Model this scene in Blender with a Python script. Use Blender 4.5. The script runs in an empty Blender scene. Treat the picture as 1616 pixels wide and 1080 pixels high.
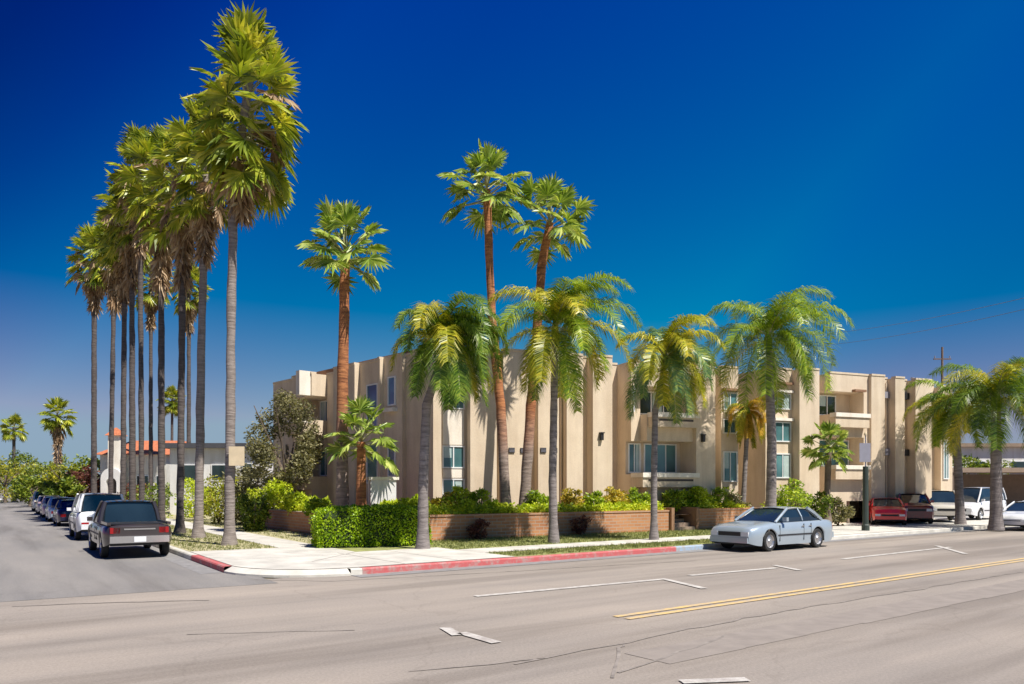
import bpy, math, random
from mathutils import Vector, Matrix
R = math.radians
col = bpy.context.scene.collection
F, HZ, CZ = 1225.0, 770.0, 2.1          # lens in reference pixels, horizon row, eye height

def gp(x, y):                            # point of the road plane
    D = F * CZ / (y - HZ); return ((x - 808) / F * D, D)
def px(x, D): return (x - 808) / F * D
def pz(y, D): return CZ + (HZ - y) / F * D

# ------------------------------------------------------------------ materials
MATS = {}
def new_mat(name):
    m = bpy.data.materials.new(name); m.use_nodes = True
    nt = m.node_tree; b = nt.nodes['Principled BSDF']
    return m, nt, b
def ramp(nt, fac, stops):
    r = nt.nodes.new('ShaderNodeValToRGB')
    e = r.color_ramp.elements
    while len(e) < len(stops): e.new(0.5)
    for k, (p, c) in zip(e, stops): k.position = p; k.color = (*c, 1)
    nt.links.new(fac, r.inputs[0]); return r.outputs[0]
def noise(nt, scale, detail=4, vec=None, rough=.6, dist=0):
    n = nt.nodes.new('ShaderNodeTexNoise'); n.inputs['Scale'].default_value = scale
    n.inputs['Detail'].default_value = detail; n.inputs['Roughness'].default_value = rough
    n.inputs['Distortion'].default_value = dist
    if vec: nt.links.new(vec, n.inputs['Vector'])
    return n.outputs['Fac']
def coords(nt, rot=0, scale=(1, 1, 1)):
    t = nt.nodes.new('ShaderNodeTexCoord'); mp = nt.nodes.new('ShaderNodeMapping')
    mp.vector_type = 'POINT'
    mp.inputs['Rotation'].default_value[2] = rot
    mp2 = nt.nodes.new('ShaderNodeMapping'); mp2.inputs['Scale'].default_value = scale
    nt.links.new(t.outputs['Object'], mp.inputs[0]); nt.links.new(mp.outputs[0], mp2.inputs[0])
    return mp2.outputs[0]
def mixc(nt, f, a, b, mode='MIX'):
    m = nt.nodes.new('ShaderNodeMix'); m.data_type = 'RGBA'; m.blend_type = mode
    if isinstance(f, (int, float)): m.inputs[0].default_value = f
    else: nt.links.new(f, m.inputs[0])
    for s, v in ((6, a), (7, b)):
        if isinstance(v, tuple): m.inputs[s].default_value = (*v, 1)
        else: nt.links.new(v, m.inputs[s])
    return m.outputs[2]
def bump(nt, b, h, strength=.3, dist=.02):
    n = nt.nodes.new('ShaderNodeBump'); n.inputs['Strength'].default_value = strength
    n.inputs['Distance'].default_value = dist
    nt.links.new(h, n.inputs['Height']); nt.links.new(n.outputs[0], b.inputs['Normal'])

def plain(name, c, rough=.6, metal=0, var=.12, scale=3, bmp=0, coat=0):
    m, nt, b = new_mat(name)
    v = coords(nt)
    f = noise(nt, scale, 5, v)
    lo = tuple(x * (1 - var) for x in c); hi = tuple(min(1, x * (1 + var)) for x in c)
    nt.links.new(ramp(nt, f, [(.3, lo), (.7, hi)]), b.inputs['Base Color'])
    b.inputs['Roughness'].default_value = rough; b.inputs['Metallic'].default_value = metal
    if coat: b.inputs['Coat Weight'].default_value = coat; b.inputs['Coat Roughness'].default_value = .05
    if bmp: bump(nt, b, noise(nt, scale * 12, 3, v), bmp)
    MATS[name] = m; return m

def leafmat(name, dark, mid, light, rough=.45, trans=.35):
    m, nt, b = new_mat(name)
    g = nt.nodes.new('ShaderNodeNewGeometry')
    v = coords(nt)
    n1 = noise(nt, 1.3, 2, v)
    add = nt.nodes.new('ShaderNodeMath'); add.operation = 'MULTIPLY_ADD'
    nt.links.new(g.outputs['Random Per Island'], add.inputs[0]); add.inputs[1].default_value = .65
    sub = nt.nodes.new('ShaderNodeMath'); sub.operation = 'MULTIPLY_ADD'
    nt.links.new(n1, sub.inputs[0]); sub.inputs[1].default_value = 1.1; sub.inputs[2].default_value = -.38
    nt.links.new(sub.outputs[0], add.inputs[2])
    c = ramp(nt, add.outputs[0], [(.05, dark), (.5, mid), (.95, light)])
    nt.links.new(c, b.inputs['Base Color']); b.inputs['Roughness'].default_value = rough
    tr = nt.nodes.new('ShaderNodeBsdfTranslucent')
    c2 = mixc(nt, 1.0, c, (1.0, 1.0, .45), 'MULTIPLY'); nt.links.new(c2, tr.inputs[0])
    mx = nt.nodes.new('ShaderNodeMixShader'); mx.inputs[0].default_value = trans
    nt.links.new(b.outputs[0], mx.inputs[1]); nt.links.new(tr.outputs[0], mx.inputs[2])
    nt.links.new(mx.outputs[0], nt.nodes['Material Output'].inputs[0])
    MATS[name] = m; return m

def road_mat(name, base, rot, grey):
    m, nt, b = new_mat(name)
    v1 = coords(nt, -rot, (.05, .6, 1)); v2 = coords(nt, -rot, (.12, .3, 1)); v3 = coords(nt)
    lanes = ramp(nt, noise(nt, 1.0, 4, v1), [(.38, (.72, .71, .70)), (.5, (.93, .93, .93)), (.62, (1.06, 1.05, 1.04))])
    patch = ramp(nt, noise(nt, 1.2, 3, v2), [(.35, (.88, .88, .89)), (.65, (1.08, 1.06, 1.04))])
    grain = ramp(nt, noise(nt, 26, 6, v3, .9), [(.3, (.55, .55, .55)), (.7, (1.4, 1.4, 1.4))])
    c = mixc(nt, 1, base, lanes, 'MULTIPLY'); c = mixc(nt, 1, c, patch, 'MULTIPLY'); c = mixc(nt, .7, c, grain, 'MULTIPLY')
    spots = ramp(nt, noise(nt, 1.6, 5, v3, .7), [(.66, (1, 1, 1)), (.74, (.72, .71, .7))])
    c = mixc(nt, .6, c, spots, 'MULTIPLY')
    vo = nt.nodes.new('ShaderNodeTexVoronoi'); vo.feature = 'DISTANCE_TO_EDGE'; vo.inputs['Scale'].default_value = .22
    nz = nt.nodes.new('ShaderNodeTexNoise'); nz.inputs['Scale'].default_value = .9; nz.inputs['Detail'].default_value = 6
    nt.links.new(v3, nz.inputs['Vector'])
    vv = nt.nodes.new('ShaderNodeVectorMath'); vv.operation = 'MULTIPLY_ADD'
    nt.links.new(nz.outputs['Color'], vv.inputs[0]); vv.inputs[1].default_value = (1.6, 1.6, 0)
    nt.links.new(v3, vv.inputs[2]); nt.links.new(vv.outputs[0], vo.inputs['Vector'])
    crack = ramp(nt, vo.outputs[0], [(.0, (.62, .6, .58)), (.006, (1, 1, 1))])
    c = mixc(nt, .28, c, crack, 'MULTIPLY')
    nt.links.new(c, b.inputs['Base Color']); b.inputs['Roughness'].default_value = .9
    bump(nt, b, noise(nt, 60, 3, v3), .35, .01)
    MATS[name] = m

def stucco(name, c):
    m, nt, b = new_mat(name)
    v = coords(nt); vs = coords(nt, 0, (1, 1, .12))
    a = ramp(nt, noise(nt, .9, 5, v), [(.3, (.9, .89, .88)), (.7, (1.05, 1.05, 1.05))])
    st = ramp(nt, noise(nt, 2.5, 5, vs), [(.35, (.88, .85, .82)), (.6, (1.02, 1.02, 1.02))])
    col_ = mixc(nt, 1, c, a, 'MULTIPLY'); col_ = mixc(nt, .85, col_, st, 'MULTIPLY')
    gr = ramp(nt, noise(nt, 22, 3, v), [(.3, (.93, .93, .93)), (.7, (1.05, 1.05, 1.05))])
    col_ = mixc(nt, 1, col_, gr, 'MULTIPLY')
    nt.links.new(col_, b.inputs['Base Color']); b.inputs['Roughness'].default_value = .9
    bump(nt, b, noise(nt, 30, 4, v), .4, .02)
    MATS[name] = m

def brick_mat(name, rot):
    m, nt, b = new_mat(name)
    t = nt.nodes.new('ShaderNodeTexCoord'); sp = nt.nodes.new('ShaderNodeVectorRotate')
    sp.rotation_type = 'Z_AXIS'; sp.inputs['Angle'].default_value = -rot
    nt.links.new(t.outputs['Object'], sp.inputs['Vector'])
    s = nt.nodes.new('ShaderNodeSeparateXYZ'); cb = nt.nodes.new('ShaderNodeCombineXYZ')
    nt.links.new(sp.outputs[0], s.inputs[0]); nt.links.new(s.outputs[0], cb.inputs[0]); nt.links.new(s.outputs[2], cb.inputs[1])
    br = nt.nodes.new('ShaderNodeTexBrick'); nt.links.new(cb.outputs[0], br.inputs['Vector'])
    br.inputs['Scale'].default_value = 1; br.inputs['Brick Width'].default_value = .4; br.inputs['Row Height'].default_value = .13
    br.inputs['Mortar Size'].default_value = .012
    br.inputs['Color1'].default_value = (.54, .26, .12, 1); br.inputs['Color2'].default_value = (.43, .19, .09, 1)
    br.inputs['Mortar'].default_value = (.42, .34, .27, 1)
    f = ramp(nt, noise(nt, 1.5, 4), [(.3, (.8, .78, .76)), (.7, (1.1, 1.1, 1.1))])
    nt.links.new(mixc(nt, 1, br.outputs[0], f, 'MULTIPLY'), b.inputs['Base Color']); b.inputs['Roughness'].default_value = .9
    bump(nt, b, br.outputs['Fac'], -.3, .01)
    MATS[name] = m

def bark(name, c1, c2, sc, grey=None):
    m, nt, b = new_mat(name)
    v = coords(nt, 0, (1, 1, sc))
    f = noise(nt, 2.2, 6, v, .7); g = noise(nt, .7, 3, coords(nt))
    c = ramp(nt, f, [(.32, c1), (.65, c2)])
    c = mixc(nt, .8, c, ramp(nt, g, [(.3, (.72, .7, .7)), (.7, (1.12, 1.12, 1.12))]), 'MULTIPLY')
    if grey:      # old weathered trunk low down, fresh boots higher up
        sx = nt.nodes.new('ShaderNodeSeparateXYZ'); nt.links.new(coords(nt, 0, (1, 1, .1)), sx.inputs[0])
        ad = nt.nodes.new('ShaderNodeMath'); ad.operation = 'MULTIPLY_ADD'; nt.links.new(g, ad.inputs[0]); ad.inputs[1].default_value = .3; nt.links.new(sx.outputs[2], ad.inputs[2])
        c = mixc(nt, ramp(nt, ad.outputs[0], [(.40, (0, 0, 0)), (.62, (1, 1, 1))]), ramp(nt, f, [(.32, grey[0]), (.65, grey[1])]), c)
    nt.links.new(c, b.inputs['Base Color']); b.inputs['Roughness'].default_value = .95
    bump(nt, b, f, .8, .05); MATS[name] = m

def glass(name, c, rough=.06):
    m, nt, b = new_mat(name)
    f = noise(nt, .5, 2, coords(nt))
    nt.links.new(ramp(nt, f, [(.35, tuple(x * .6 for x in c)), (.65, tuple(x * 1.3 for x in c))]), b.inputs['Base Color'])
    b.inputs['Roughness'].default_value = rough; b.inputs['Specular IOR Level'].default_value = .9; MATS[name] = m

STR, STL = R(37), R(123.5)
road_mat('road', (.318, .277, .238), STR, 0)
road_mat('side_road', (.235, .222, .21), STL, 1)
plain('gutter', (.24, .23, .225), .9, var=.2, scale=4, bmp=.2)
plain('tar', (.25, .217, .19), .85, var=.3, scale=5)
plain('worn_lane', (.265, .228, .198), .9, var=.12, scale=3, bmp=.2)
plain('soil_ground', (.22, .19, .13), .95, var=.3, scale=.4)
plain('concrete', (.56, .53, .47), .85, var=.22, scale=1.3, bmp=.25)
plain('red_paint', (.56, .06, .065), .6, var=.3, scale=5)
plain('blue_paint', (.12, .28, .55), .6, var=.3, scale=5)
def worn(name, c, keep):
    m, nt, b = new_mat(name)
    f = noise(nt, 3.5, 8, coords(nt), .8)
    nt.links.new(ramp(nt, f, [(keep - .08, c), (keep + .12, (.36, .32, .29))]), b.inputs['Base Color'])
    b.inputs['Roughness'].default_value = .8; MATS[name] = m
worn('old_red', (.50, .11, .11), .56)
worn('old_blue', (.30, .42, .56), .5)
worn('white_line', (.58, .55, .50), .50)
worn('faint_line', (.60, .57, .52), .46)
worn('yellow_line', (.66, .46, .18), .52)
stucco('stucco', (.69, .57, .425))
stucco('cream_trim', (.86, .80, .70))
stucco('brown_trim', (.30, .17, .10))
stucco('white_wall', (.75, .74, .72))
stucco('pale_wall', (.68, .66, .60))
brick_mat('brick', R(32)); brick_mat('brick_side', R(126))
plain('roof_dark', (.07, .07, .08), .8)
plain('roof_tile', (.50, .16, .07), .8, var=.3, scale=6, bmp=.5)
plain('soffit', (.30, .22, .16), .9)
plain('door_dark', (.05, .04, .035), .6)
bark('bark_grey', (.17, .14, .125), (.36, .31, .28), 9)
bark('bark_dark', (.055, .045, .042), (.15, .125, .115), 7)
bark('bark_red', (.16, .055, .025), (.56, .23, .09), 7, ((.13, .095, .08), (.36, .28, .24)))
bark('bark_orange', (.16, .055, .025), (.52, .22, .09), 7)
bark('bark_queen', (.13, .11, .105), (.33, .29, .275), 6)
bark('bark_brown', (.10, .07, .05), (.22, .17, .13), 1.5)
leafmat('fan_leaf', (0.053, 0.100, 0.010), (0.326, 0.392, 0.030), (0.795, 0.725, 0.100), .35)
leafmat('fan_leaf_young', (0.053, 0.112, 0.015), (0.297, 0.420, 0.060), (0.729, 0.750, 0.240), .35)
leafmat('dead_leaf', (.15, .08, .04), (.42, .28, .16), (.72, .56, .38), .8, .2)
leafmat('petiole', (.20, .22, .08), (.38, .38, .18), (.55, .5, .32), .5, 0)
leafmat('queen_leaf', (0.040, 0.094, 0.006), (0.223, 0.350, 0.018), (0.530, 0.575, 0.050), .35)
leafmat('queen_dark', (0.027, 0.075, 0.008), (0.134, 0.238, 0.020), (0.345, 0.425, 0.050), .35)
leafmat('queen_yellow', (0.106, 0.150, 0.010), (0.445, 0.448, 0.025), (0.768, 0.600, 0.060), .4)
leafmat('queen_blue', (0.040, 0.112, 0.050), (0.148, 0.280, 0.100), (0.451, 0.475, 0.070), .35)
leafmat('orange_leaf', (0.159, 0.100, 0.010), (0.594, 0.392, 0.030), (0.795, 0.475, 0.060), .5)
leafmat('hedge_leaf', (0.080, 0.163, 0.004), (0.326, 0.504, 0.010), (0.557, 0.688, 0.020), .4, .3)
leafmat('shrub_leaf', (0.066, 0.138, 0.010), (0.326, 0.462, 0.020), (0.689, 0.725, 0.060), .45)
leafmat('lime_leaf', (0.159, 0.250, 0.010), (0.564, 0.672, 0.020), (0.800, 0.800, 0.090), .45)
leafmat('warm_leaf', (0.159, 0.150, 0.020), (0.594, 0.476, 0.040), (0.800, 0.525, 0.080), .5)
leafmat('dull_leaf', (0.066, 0.069, 0.035), (0.223, 0.210, 0.090), (0.477, 0.425, 0.220), .6)
leafmat('tree_leaf', (0.040, 0.075, 0.008), (0.163, 0.238, 0.020), (0.451, 0.475, 0.050), .5)
leafmat('tree_yellow', (0.080, 0.112, 0.010), (0.326, 0.350, 0.020), (0.596, 0.500, 0.050), .5)
leafmat('red_leaf', (.07, .02, .02), (.18, .06, .04), (.30, .12, .07), .5)
leafmat('grass_blade', (.07, .09, .02), (.20, .23, .06), (.42, .40, .16), .6)
plain('lawn', (.26, .27, .09), .95, var=.35, scale=2.5, bmp=.6)
plain('dry_lawn', (.40, .36, .20), .95, var=.3, scale=3, bmp=.6)
plain('earth', (.16, .10, .06), .95, var=.3, scale=3, bmp=.5)
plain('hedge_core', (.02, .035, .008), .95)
plain('tyre', (.02, .02, .02), .8)
plain('rim', (.55, .55, .56), .3, .8, var=.05)
plain('chrome', (.72, .72, .72), .18, 1, var=.03)
plain('black_plastic', (.018, .018, .02), .5)
plain('white_metal', (.78, .78, .77), .4, var=.05)
plain('grey_metal', (.34, .33, .38), .45, .3, var=.1)
plain('post_green', (.035, .05, .04), .5, var=.2)
plain('wood_pole', (.17, .12, .09), .9, var=.25)
plain('wire', (.10, .14, .22), .6)
plain('tan_board', (.62, .50, .33), .7, var=.12)
plain('plate', (.75, .76, .78), .4, var=.03)
plain('tail_red', (.30, .008, .01), .2, var=.05)
plain('lamp_glass', (.72, .73, .74), .12, var=.03)
plain('amber', (.7, .25, .02), .2, var=.03)
glass('window_glass', (.08, .19, .20)); glass('window_blue', (.08, .20, .30)); glass('window_dark', (.025, .04, .04))
glass('car_glass', (.015, .028, .04), .03)
plain('curtain', (.42, .52, .50), .25, coat=.6)
for nm, c, me in (('silver', (.38, .45, .51), .5), ('dark_taupe', (.035, .028, .03), 0), ('white', (.74, .74, .76), 0),
                  ('navy', (.022, .022, .05), .2), ('black', (.02, .02, .022), .1), ('pale_blue', (.42, .50, .60), .4), ('rose', (.52, .36, .40), .3),
                  ('red', (.85, .03, .03), 0), ('maroon', (.20, .015, .03), .1), ('beige', (.58, .54, .48), .2)):
    plain('paint_' + nm, c, .28, me * .6, var=.03, coat=.8)

# ------------------------------------------------------------------ objects
def setp(o, label=None, cat=None, group=None, kind=None):
    if label: o['label'] = label
    if cat: o['category'] = cat
    if group: o['group'] = group
    if kind: o['kind'] = kind
    return o
def empty(name, label, cat, loc=(0, 0, 0), rz=0, group=None):
    o = bpy.data.objects.new(name, None); col.objects.link(o)
    o.location = loc; o.rotation_euler = (0, 0, rz); o.empty_display_size = .3
    return setp(o, label, cat, group)
class MB:
    def __init__(s): s.v = []; s.f = []; s.m = []
    def poly(s, pts, mi=0):
        n = len(s.v); s.v += [tuple(p) for p in pts]; s.f.append(tuple(range(n, n + len(pts)))); s.m.append(mi)
    def grid(s, rows, mi=0, closed=False, flip=False):
        n = len(s.v); w = len(rows[0])
        for r in rows: s.v += [tuple(p) for p in r]
        for i in range(len(rows) - 1):
            for j in range(w if closed else w - 1):
                a = n + i * w + j; b = n + i * w + (j + 1) % w
                q = (a, b, b + w, a + w)
                s.f.append(q[::-1] if flip else q); s.m.append(mi)
    def hexa(s, p, mi=0):      # p: 4 bottom (ccw), 4 top
        n = len(s.v); s.v += [tuple(q) for q in p]
        for q in ((3, 2, 1, 0), (4, 5, 6, 7), (0, 1, 5, 4), (1, 2, 6, 5), (2, 3, 7, 6), (3, 0, 4, 7)):
            s.f.append(tuple(n + k for k in q)); s.m.append(mi)
    def box(s, x0, x1, y0, y1, z0, z1, mi=0, fr=None):
        p = [(x0, y0, z0), (x1, y0, z0), (x1, y1, z0), (x0, y1, z0), (x0, y0, z1), (x1, y0, z1), (x1, y1, z1), (x0, y1, z1)]
        if fr: p = [fr(*q) for q in p]
        s.hexa(p, mi)
    def tube(s, path, radii, n=10, mi=0, cap=True):
        rows = []
        P = [Vector(p) for p in path]
        for i, p in enumerate(P):
            d = (P[min(i + 1, len(P) - 1)] - P[max(i - 1, 0)]).normalized()
            a = d.cross(Vector((1, 0, 0)) if abs(d.x) < .9 else Vector((0, 1, 0))).normalized(); b = d.cross(a)
            r = radii[i] if isinstance(radii, (list, tuple)) else radii
            rows.append([p + (a * math.cos(2 * math.pi * k / n) + b * math.sin(2 * math.pi * k / n)) * r for k in range(n)])
        s.grid(rows, mi, True)
        if cap: s.poly(rows[-1], mi); s.poly(rows[0][::-1], mi)
    def build(s, name, mats, parent=None, off=(0, 0, 0), smooth=False):
        me = bpy.data.meshes.new(name)
        ox, oy, oz = off
        me.from_pydata([(a - ox, b - oy, c - oz) for a, b, c in s.v], [], s.f)
        if isinstance(mats, str): mats = [mats]
        for m in mats: me.materials.append(MATS[m])
        if len(mats) > 1: me.polygons.foreach_set('material_index', s.m)
        if smooth: me.polygons.foreach_set('use_smooth', [True] * len(s.f))
        me.update()
        o = bpy.data.objects.new(name, me); col.objects.link(o)
        if parent: o.parent = parent
        return o
def structure(mb, name, mats): return setp(mb.build(name, mats), kind='structure')

# ------------------------------------------------------------------ streets
uR = Vector((math.cos(STR), math.sin(STR))); uL = Vector((math.cos(STL), math.sin(STL)))
P0 = Vector((-3.2, 19.05)); P1 = Vector((-9.4, 22.6))
den = uR.x * (-uL.y) - uR.y * (-uL.x)
dd = P1 - P0
a_ = (dd.x * (-uL.y) - dd.y * (-uL.x)) / den
K = P0 + uR * a_
nR = Vector((-uR.y, uR.x)); nL = Vector((uL.y, -uL.x))       # inward normals of the corner block
RC = 2.4
def edge(o, part='all', s0=None, s1=None, step=4.0):
    """polyline of the block edge moved inward by o: from the far left street over the corner to the far right"""
    pts = []; m = max(RC, o)
    def left(t): q = K + nL * o + uL * (t); return (q.x, q.y)
    def right(t): q = K + nR * o + uR * (t); return (q.x, q.y)
    L_, R_ = 160, 130
    if part in ('all', 'L'):
        a, b = (s1 if s1 else L_), (s0 if s0 is not None else m)
        n = max(2, int((a - b) / step) + 1); pts += [left(a + (b - a) * i / n) for i in range(n + 1)]
    if part == 'L': return pts
    if part == 'all':
        C = K + uR * RC + uL * RC
        if o < RC:
            a0 = math.atan2(-nL.y, -nL.x); a1 = math.atan2(-nR.y, -nR.x)
            while a1 < a0: a1 += 2 * math.pi
            if a1 - a0 > math.pi: a1 -= 2 * math.pi
            for i in range(1, 10):
                t = a0 + (a1 - a0) * i / 10; pts.append((C.x + (RC - o) * math.cos(t), C.y + (RC - o) * math.sin(t)))
        else:
            pts += [pts[-1]] * 9
    a, b = (s0 if s0 is not None else m), (s1 if s1 else R_)
    n = max(2, int((b - a) / step) + 1); pts += [right(a + (b - a) * i / n) for i in range(n + 1)]
    return pts
def resample(p, n):
    L = [0]
    for a, b in zip(p, p[1:]): L.append(L[-1] + math.dist(a, b))
    out = []; j = 0
    for i in range(n):
        t = L[-1] * i / (n - 1)
        while j < len(p) - 2 and L[j + 1] < t: j += 1
        s = (t - L[j]) / max(1e-9, L[j + 1] - L[j])
        out.append((p[j][0] + (p[j + 1][0] - p[j][0]) * s, p[j][1] + (p[j + 1][1] - p[j][1]) * s))
    return out
def strip(mb, o1, o2, z, part='all', s0=None, s1=None, mi=0):
    a = edge(o1, part, s0, s1); b = edge(o2, part, s0, s1)
    if part != 'all' and len(a) != len(b): n = max(len(a), len(b)); a = resample(a, n); b = resample(b, n)
    if part == 'all' and len(a) != len(b): a = resample(a, 160); b = resample(b, 160)
    mb.grid([[(*q, z) for q in a], [(*q, z) for q in b]], mi)

m = MB(); m.poly([(-1500, -800, -.03), (1500, -800, -.03), (1500, 2500, -.03), (-1500, 2500, -.03)]); structure(m, 'ground', 'soil_ground')
# the main street: a wide band along uR, the side street runs away along uL
def band(mb, base, u, n, a0, a1, b0, b1, z, mi=0):
    q = [base + u * a + n * b for a, b in ((a0, b0), (a1, b0), (a1, b1), (a0, b1))]
    mb.poly([(p.x, p.y, z) for p in q], mi)
m = MB(); band(m, K, uR, nR, -150, 150, -40, .5, 0.0); structure(m, 'road', 'road')
m = MB(); band(m, K, uL, nL, -.4, 260, -13.5, .5, 0.004); structure(m, 'side_road', 'side_road')
# block top, kerb, pavements, lawns
m = MB(); strip(m, .2, 45, .15); structure(m, 'block_ground', 'earth')
m = MB()
def curb_seg(part, s0, s1, mi):
    a = edge(0, part, s0, s1, 1.0); b = edge(.2, part, s0, s1, 1.0)
    n = max(len(a), len(b)); a = resample(a, n); b = resample(b, n)
    m.grid([[(*q, -.01) for q in a], [(q[0], q[1], .13) for q in a]], mi)
    a2 = [(p[0] + (q[0] - p[0]) * .12, p[1] + (q[1] - p[1]) * .12) for p, q in zip(a, b)]
    m.grid([[(*q, .13) for q in a], [(*q, .16) for q in a2]], mi); m.grid([[(*q, .16) for q in a2], [(*q, .16) for q in b]], mi)
def par(x, y):          # parameter along right / left edge of a road pixel
    p = Vector(gp(x, y)); return (p - K).dot(uR), (p - K).dot(uL)
sR0 = par(565, 906)[0]; sR1 = par(1082, 872)[0]; sB = par(1125, 868)[0]
tL0 = RC + .1; tL1 = par(300, 885)[1]
curb_seg('L', tL1, 160, 0); curb_seg('L', RC, tL1, 1)
a = edge(0)[-0:]  # corner arc in plain concrete
arc_o = [p for p in edge(0, 'all') ]; arc_i = [p for p in edge(.2, 'all')]
nL_ = len(edge(0, 'L')); nLi = len(edge(.2, 'L'))
ao = arc_o[nL_ - 1:nL_ + 10]; ai = arc_i[nLi - 1:nLi + 10]
m.grid([[(*q, -.01) for q in ao], [(*q, .05) for q in ao]], 0); m.grid([[(*q, .05) for q in ao], [(*q, .16) for q in ai]], 0)
sR0 = max(sR0, RC)
curb_seg('R', RC, sR0 + .01, 0) if sR0 > RC + .02 else None
curb_seg('R', sR0, sR1, 1); curb_seg('R', sR1, sB, 2); curb_seg('R', sB, 130, 0)
structure(m, 'curb', ['concrete', 'old_red', 'old_blue'])
m = MB()
strip(m, -.55, 0, .008, 'R', RC, 130); strip(m, -.55, 0, .008, 'L', RC, 150)
structure(m, 'gutter', 'gutter')
m = MB()
strip(m, 1.75, 3.25, .172, 'R', 7.5, 60)
strip(m, 2.9, 4.3, .172, 'L', 7.5, 90)
band(m, K, uR, nR, RC * .05 + .2, 7.5, .2, 4.4, .172)
band(m, K, uL, nL, 4.4, 7.5, .2, 4.3, .176)
structure(m, 'sidewalk', 'concrete')
# cut the corner slab back to the rounded kerb: rebuild as a fan
bpy.data.objects.remove(bpy.data.objects['sidewalk'])
m = MB()
strip(m, 1.75, 3.25, .172, 'R', 7.5, 60); strip(m, 2.9, 4.3, .172, 'L', 7.5, 90)
fan = [(*p, .172) for p in ai]
qa = K + uR * 7.5 + nR * .2; qb = K + uR * 7.5 + nR * 4.4; qc = K + uL * 7.5 + nL * 4.3; qd = K + uL * 7.5 + nL * .2
cc = K + uR * 4.35 + uL * 4.35
inner = [(qa.x, qa.y, .172), (qb.x, qb.y, .172), (cc.x, cc.y, .172), (qc.x, qc.y, .172), (qd.x, qd.y, .172)]
allp = fan + inner
ctr = K + uR * 3 + uL * 3
for i in range(len(allp)): m.poly([(ctr.x, ctr.y, .172), allp[i], allp[(i + 1) % len(allp)]])
for k in range(60):      # driveway apron on the right
    pass
sD0, sD1 = par(1305, 852)[0], par(1560, 836)[0]
strip(m, .2, 1.75, .170, 'R', sD0, sD1 + 6); strip(m, 3.25, 6.0, .170, 'R', sD0 + 1.5, sD1 + 20)
structure(m, 'sidewalk', 'concrete')
m = MB()
strip(m, .2, 1.75, .162, 'R', 7.5, sD0); strip(m, 4.4, 9.5, .162, 'R', 4.4, sD0 + 1.5); strip(m, 3.25, 4.4, .162, 'R', 7.5, sD0 + 1.5)
structure(m, 'lawn', 'lawn')
def joint(mb, p, q): line(mb, (p.x, p.y), (q.x, q.y), .02, .1765)
def line(mb, p, q, w, z=.012, mi=0, n=1):
    p, q = Vector(p), Vector(q); d = (q - p).normalized(); s = Vector((-d.y, d.x)) * w / 2
    mb.poly([(*(p + s), z), (*(p - s), z), (*(q - s), z), (*(q + s), z)], mi)
m = MB()
for k in range(26): joint(m, K + uR * (7.5 + 1.5 * k) + nR * 1.77, K + uR * (7.5 + 1.5 * k) + nR * 3.23)
for k in range(30): joint(m, K + uL * (7.5 + 1.5 * k) + nL * 2.92, K + uL * (7.5 + 1.5 * k) + nL * 4.28)
for k in (4.0, 5.6): joint(m, K + uR * k + nR * .25, K + uR * k + nR * 4.3); joint(m, K + uL * k + nL * .25, K + uL * k + nL * 4.25)
joint(m, K + uR * 2.2 + uL * 2.2, K + uR * 4.3 + uL * 4.3)
structure(m, 'pavement_joints', 'tar')
m = MB(); strip(m, .2, 2.9, .163, 'L', 7.5, 90); strip(m, 4.3, 10, .163, 'L', 7.5, 90); structure(m, 'dry_lawn', 'dry_lawn')
m = MB(); strip(m, 6.0, 11, .167, 'R', sD0 + 2, sD1 + 25); structure(m, 'driveway', 'gutter')

def line(mb, p, q, w, z=.012, mi=0, n=1):
    p, q = Vector(p), Vector(q); d = (q - p).normalized(); s = Vector((-d.y, d.x)) * w / 2
    mb.poly([(*(p + s), z), (*(p - s), z), (*(q - s), z), (*(q + s), z)], mi)
m = MB()
for a, b in (((750, 942), (1045, 915)), ((1088, 909), (1225, 897)), ((1330, 883), (1500, 864))):
    line(m, gp(*a), gp(*b), .19)
for a, b in (((1045, 914), (1112, 930)), ((1222, 893), (1262, 901)), ((1478, 862), (1524, 875))):
    line(m, gp(*a), gp(*b), .17, .016)
structure(m, 'white_markings', 'white_line')
m = MB()
for a, b in (((702, 992), (722, 1004)), ((728, 1000), (784, 1016)), ((1075, 1078), (1180, 1074))):
    line(m, gp(*a), gp(*b), .17, .016)
structure(m, 'worn_arrow_markings', 'faint_line')
m = MB()
ya, yb = Vector(gp(980, 976)), Vector(gp(1600, 886)); yd = (yb - ya).normalized(); yn = Vector((-yd.y, yd.x))
for o_ in (-.13, .13): line(m, ya + yn * o_, ya + yn * o_ + yd * 90, .14, .012)
structure(m, 'yellow_markings', 'yellow_line')
rnd = random.Random(5)
m = MB()
def wiggle(pts, w):
    P = [Vector(gp(*p)) for p in pts]; path = []
    for a, b in zip(P, P[1:]):
        n = max(2, int((b - a).length / .35))
        for i in range(n): path.append(a.lerp(b, i / n) + Vector((rnd.uniform(-.05, .05), rnd.uniform(-.05, .05))))
    path.append(P[-1]); rows = [[], []]
    for i, p in enumerate(path):
        d = (path[min(i + 1, len(path) - 1)] - path[max(i - 1, 0)]).normalized(); s = Vector((-d.y, d.x)) * w * rnd.uniform(.2, .6)
        rows[0].append((*(p + s), .008)); rows[1].append((*(p - s), .008))
    m.grid(rows)
wiggle([(810, 1050), (960, 1020), (1130, 985), (1300, 955), (1616, 903)], .05)
wiggle([(980, 1062), (1130, 1010), (1142, 1003)], .05)
wiggle([(965, 1070), (975, 1023), (985, 1018)], .04)
wiggle([(20, 958), (150, 952), (330, 948)], .09)
wiggle([(300, 1001), (560, 995)], .04)
wiggle([(400, 915), (520, 918), (760, 905), (1100, 885)], .05)
wiggle([(640, 1062), (860, 1040)], .04)
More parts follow.
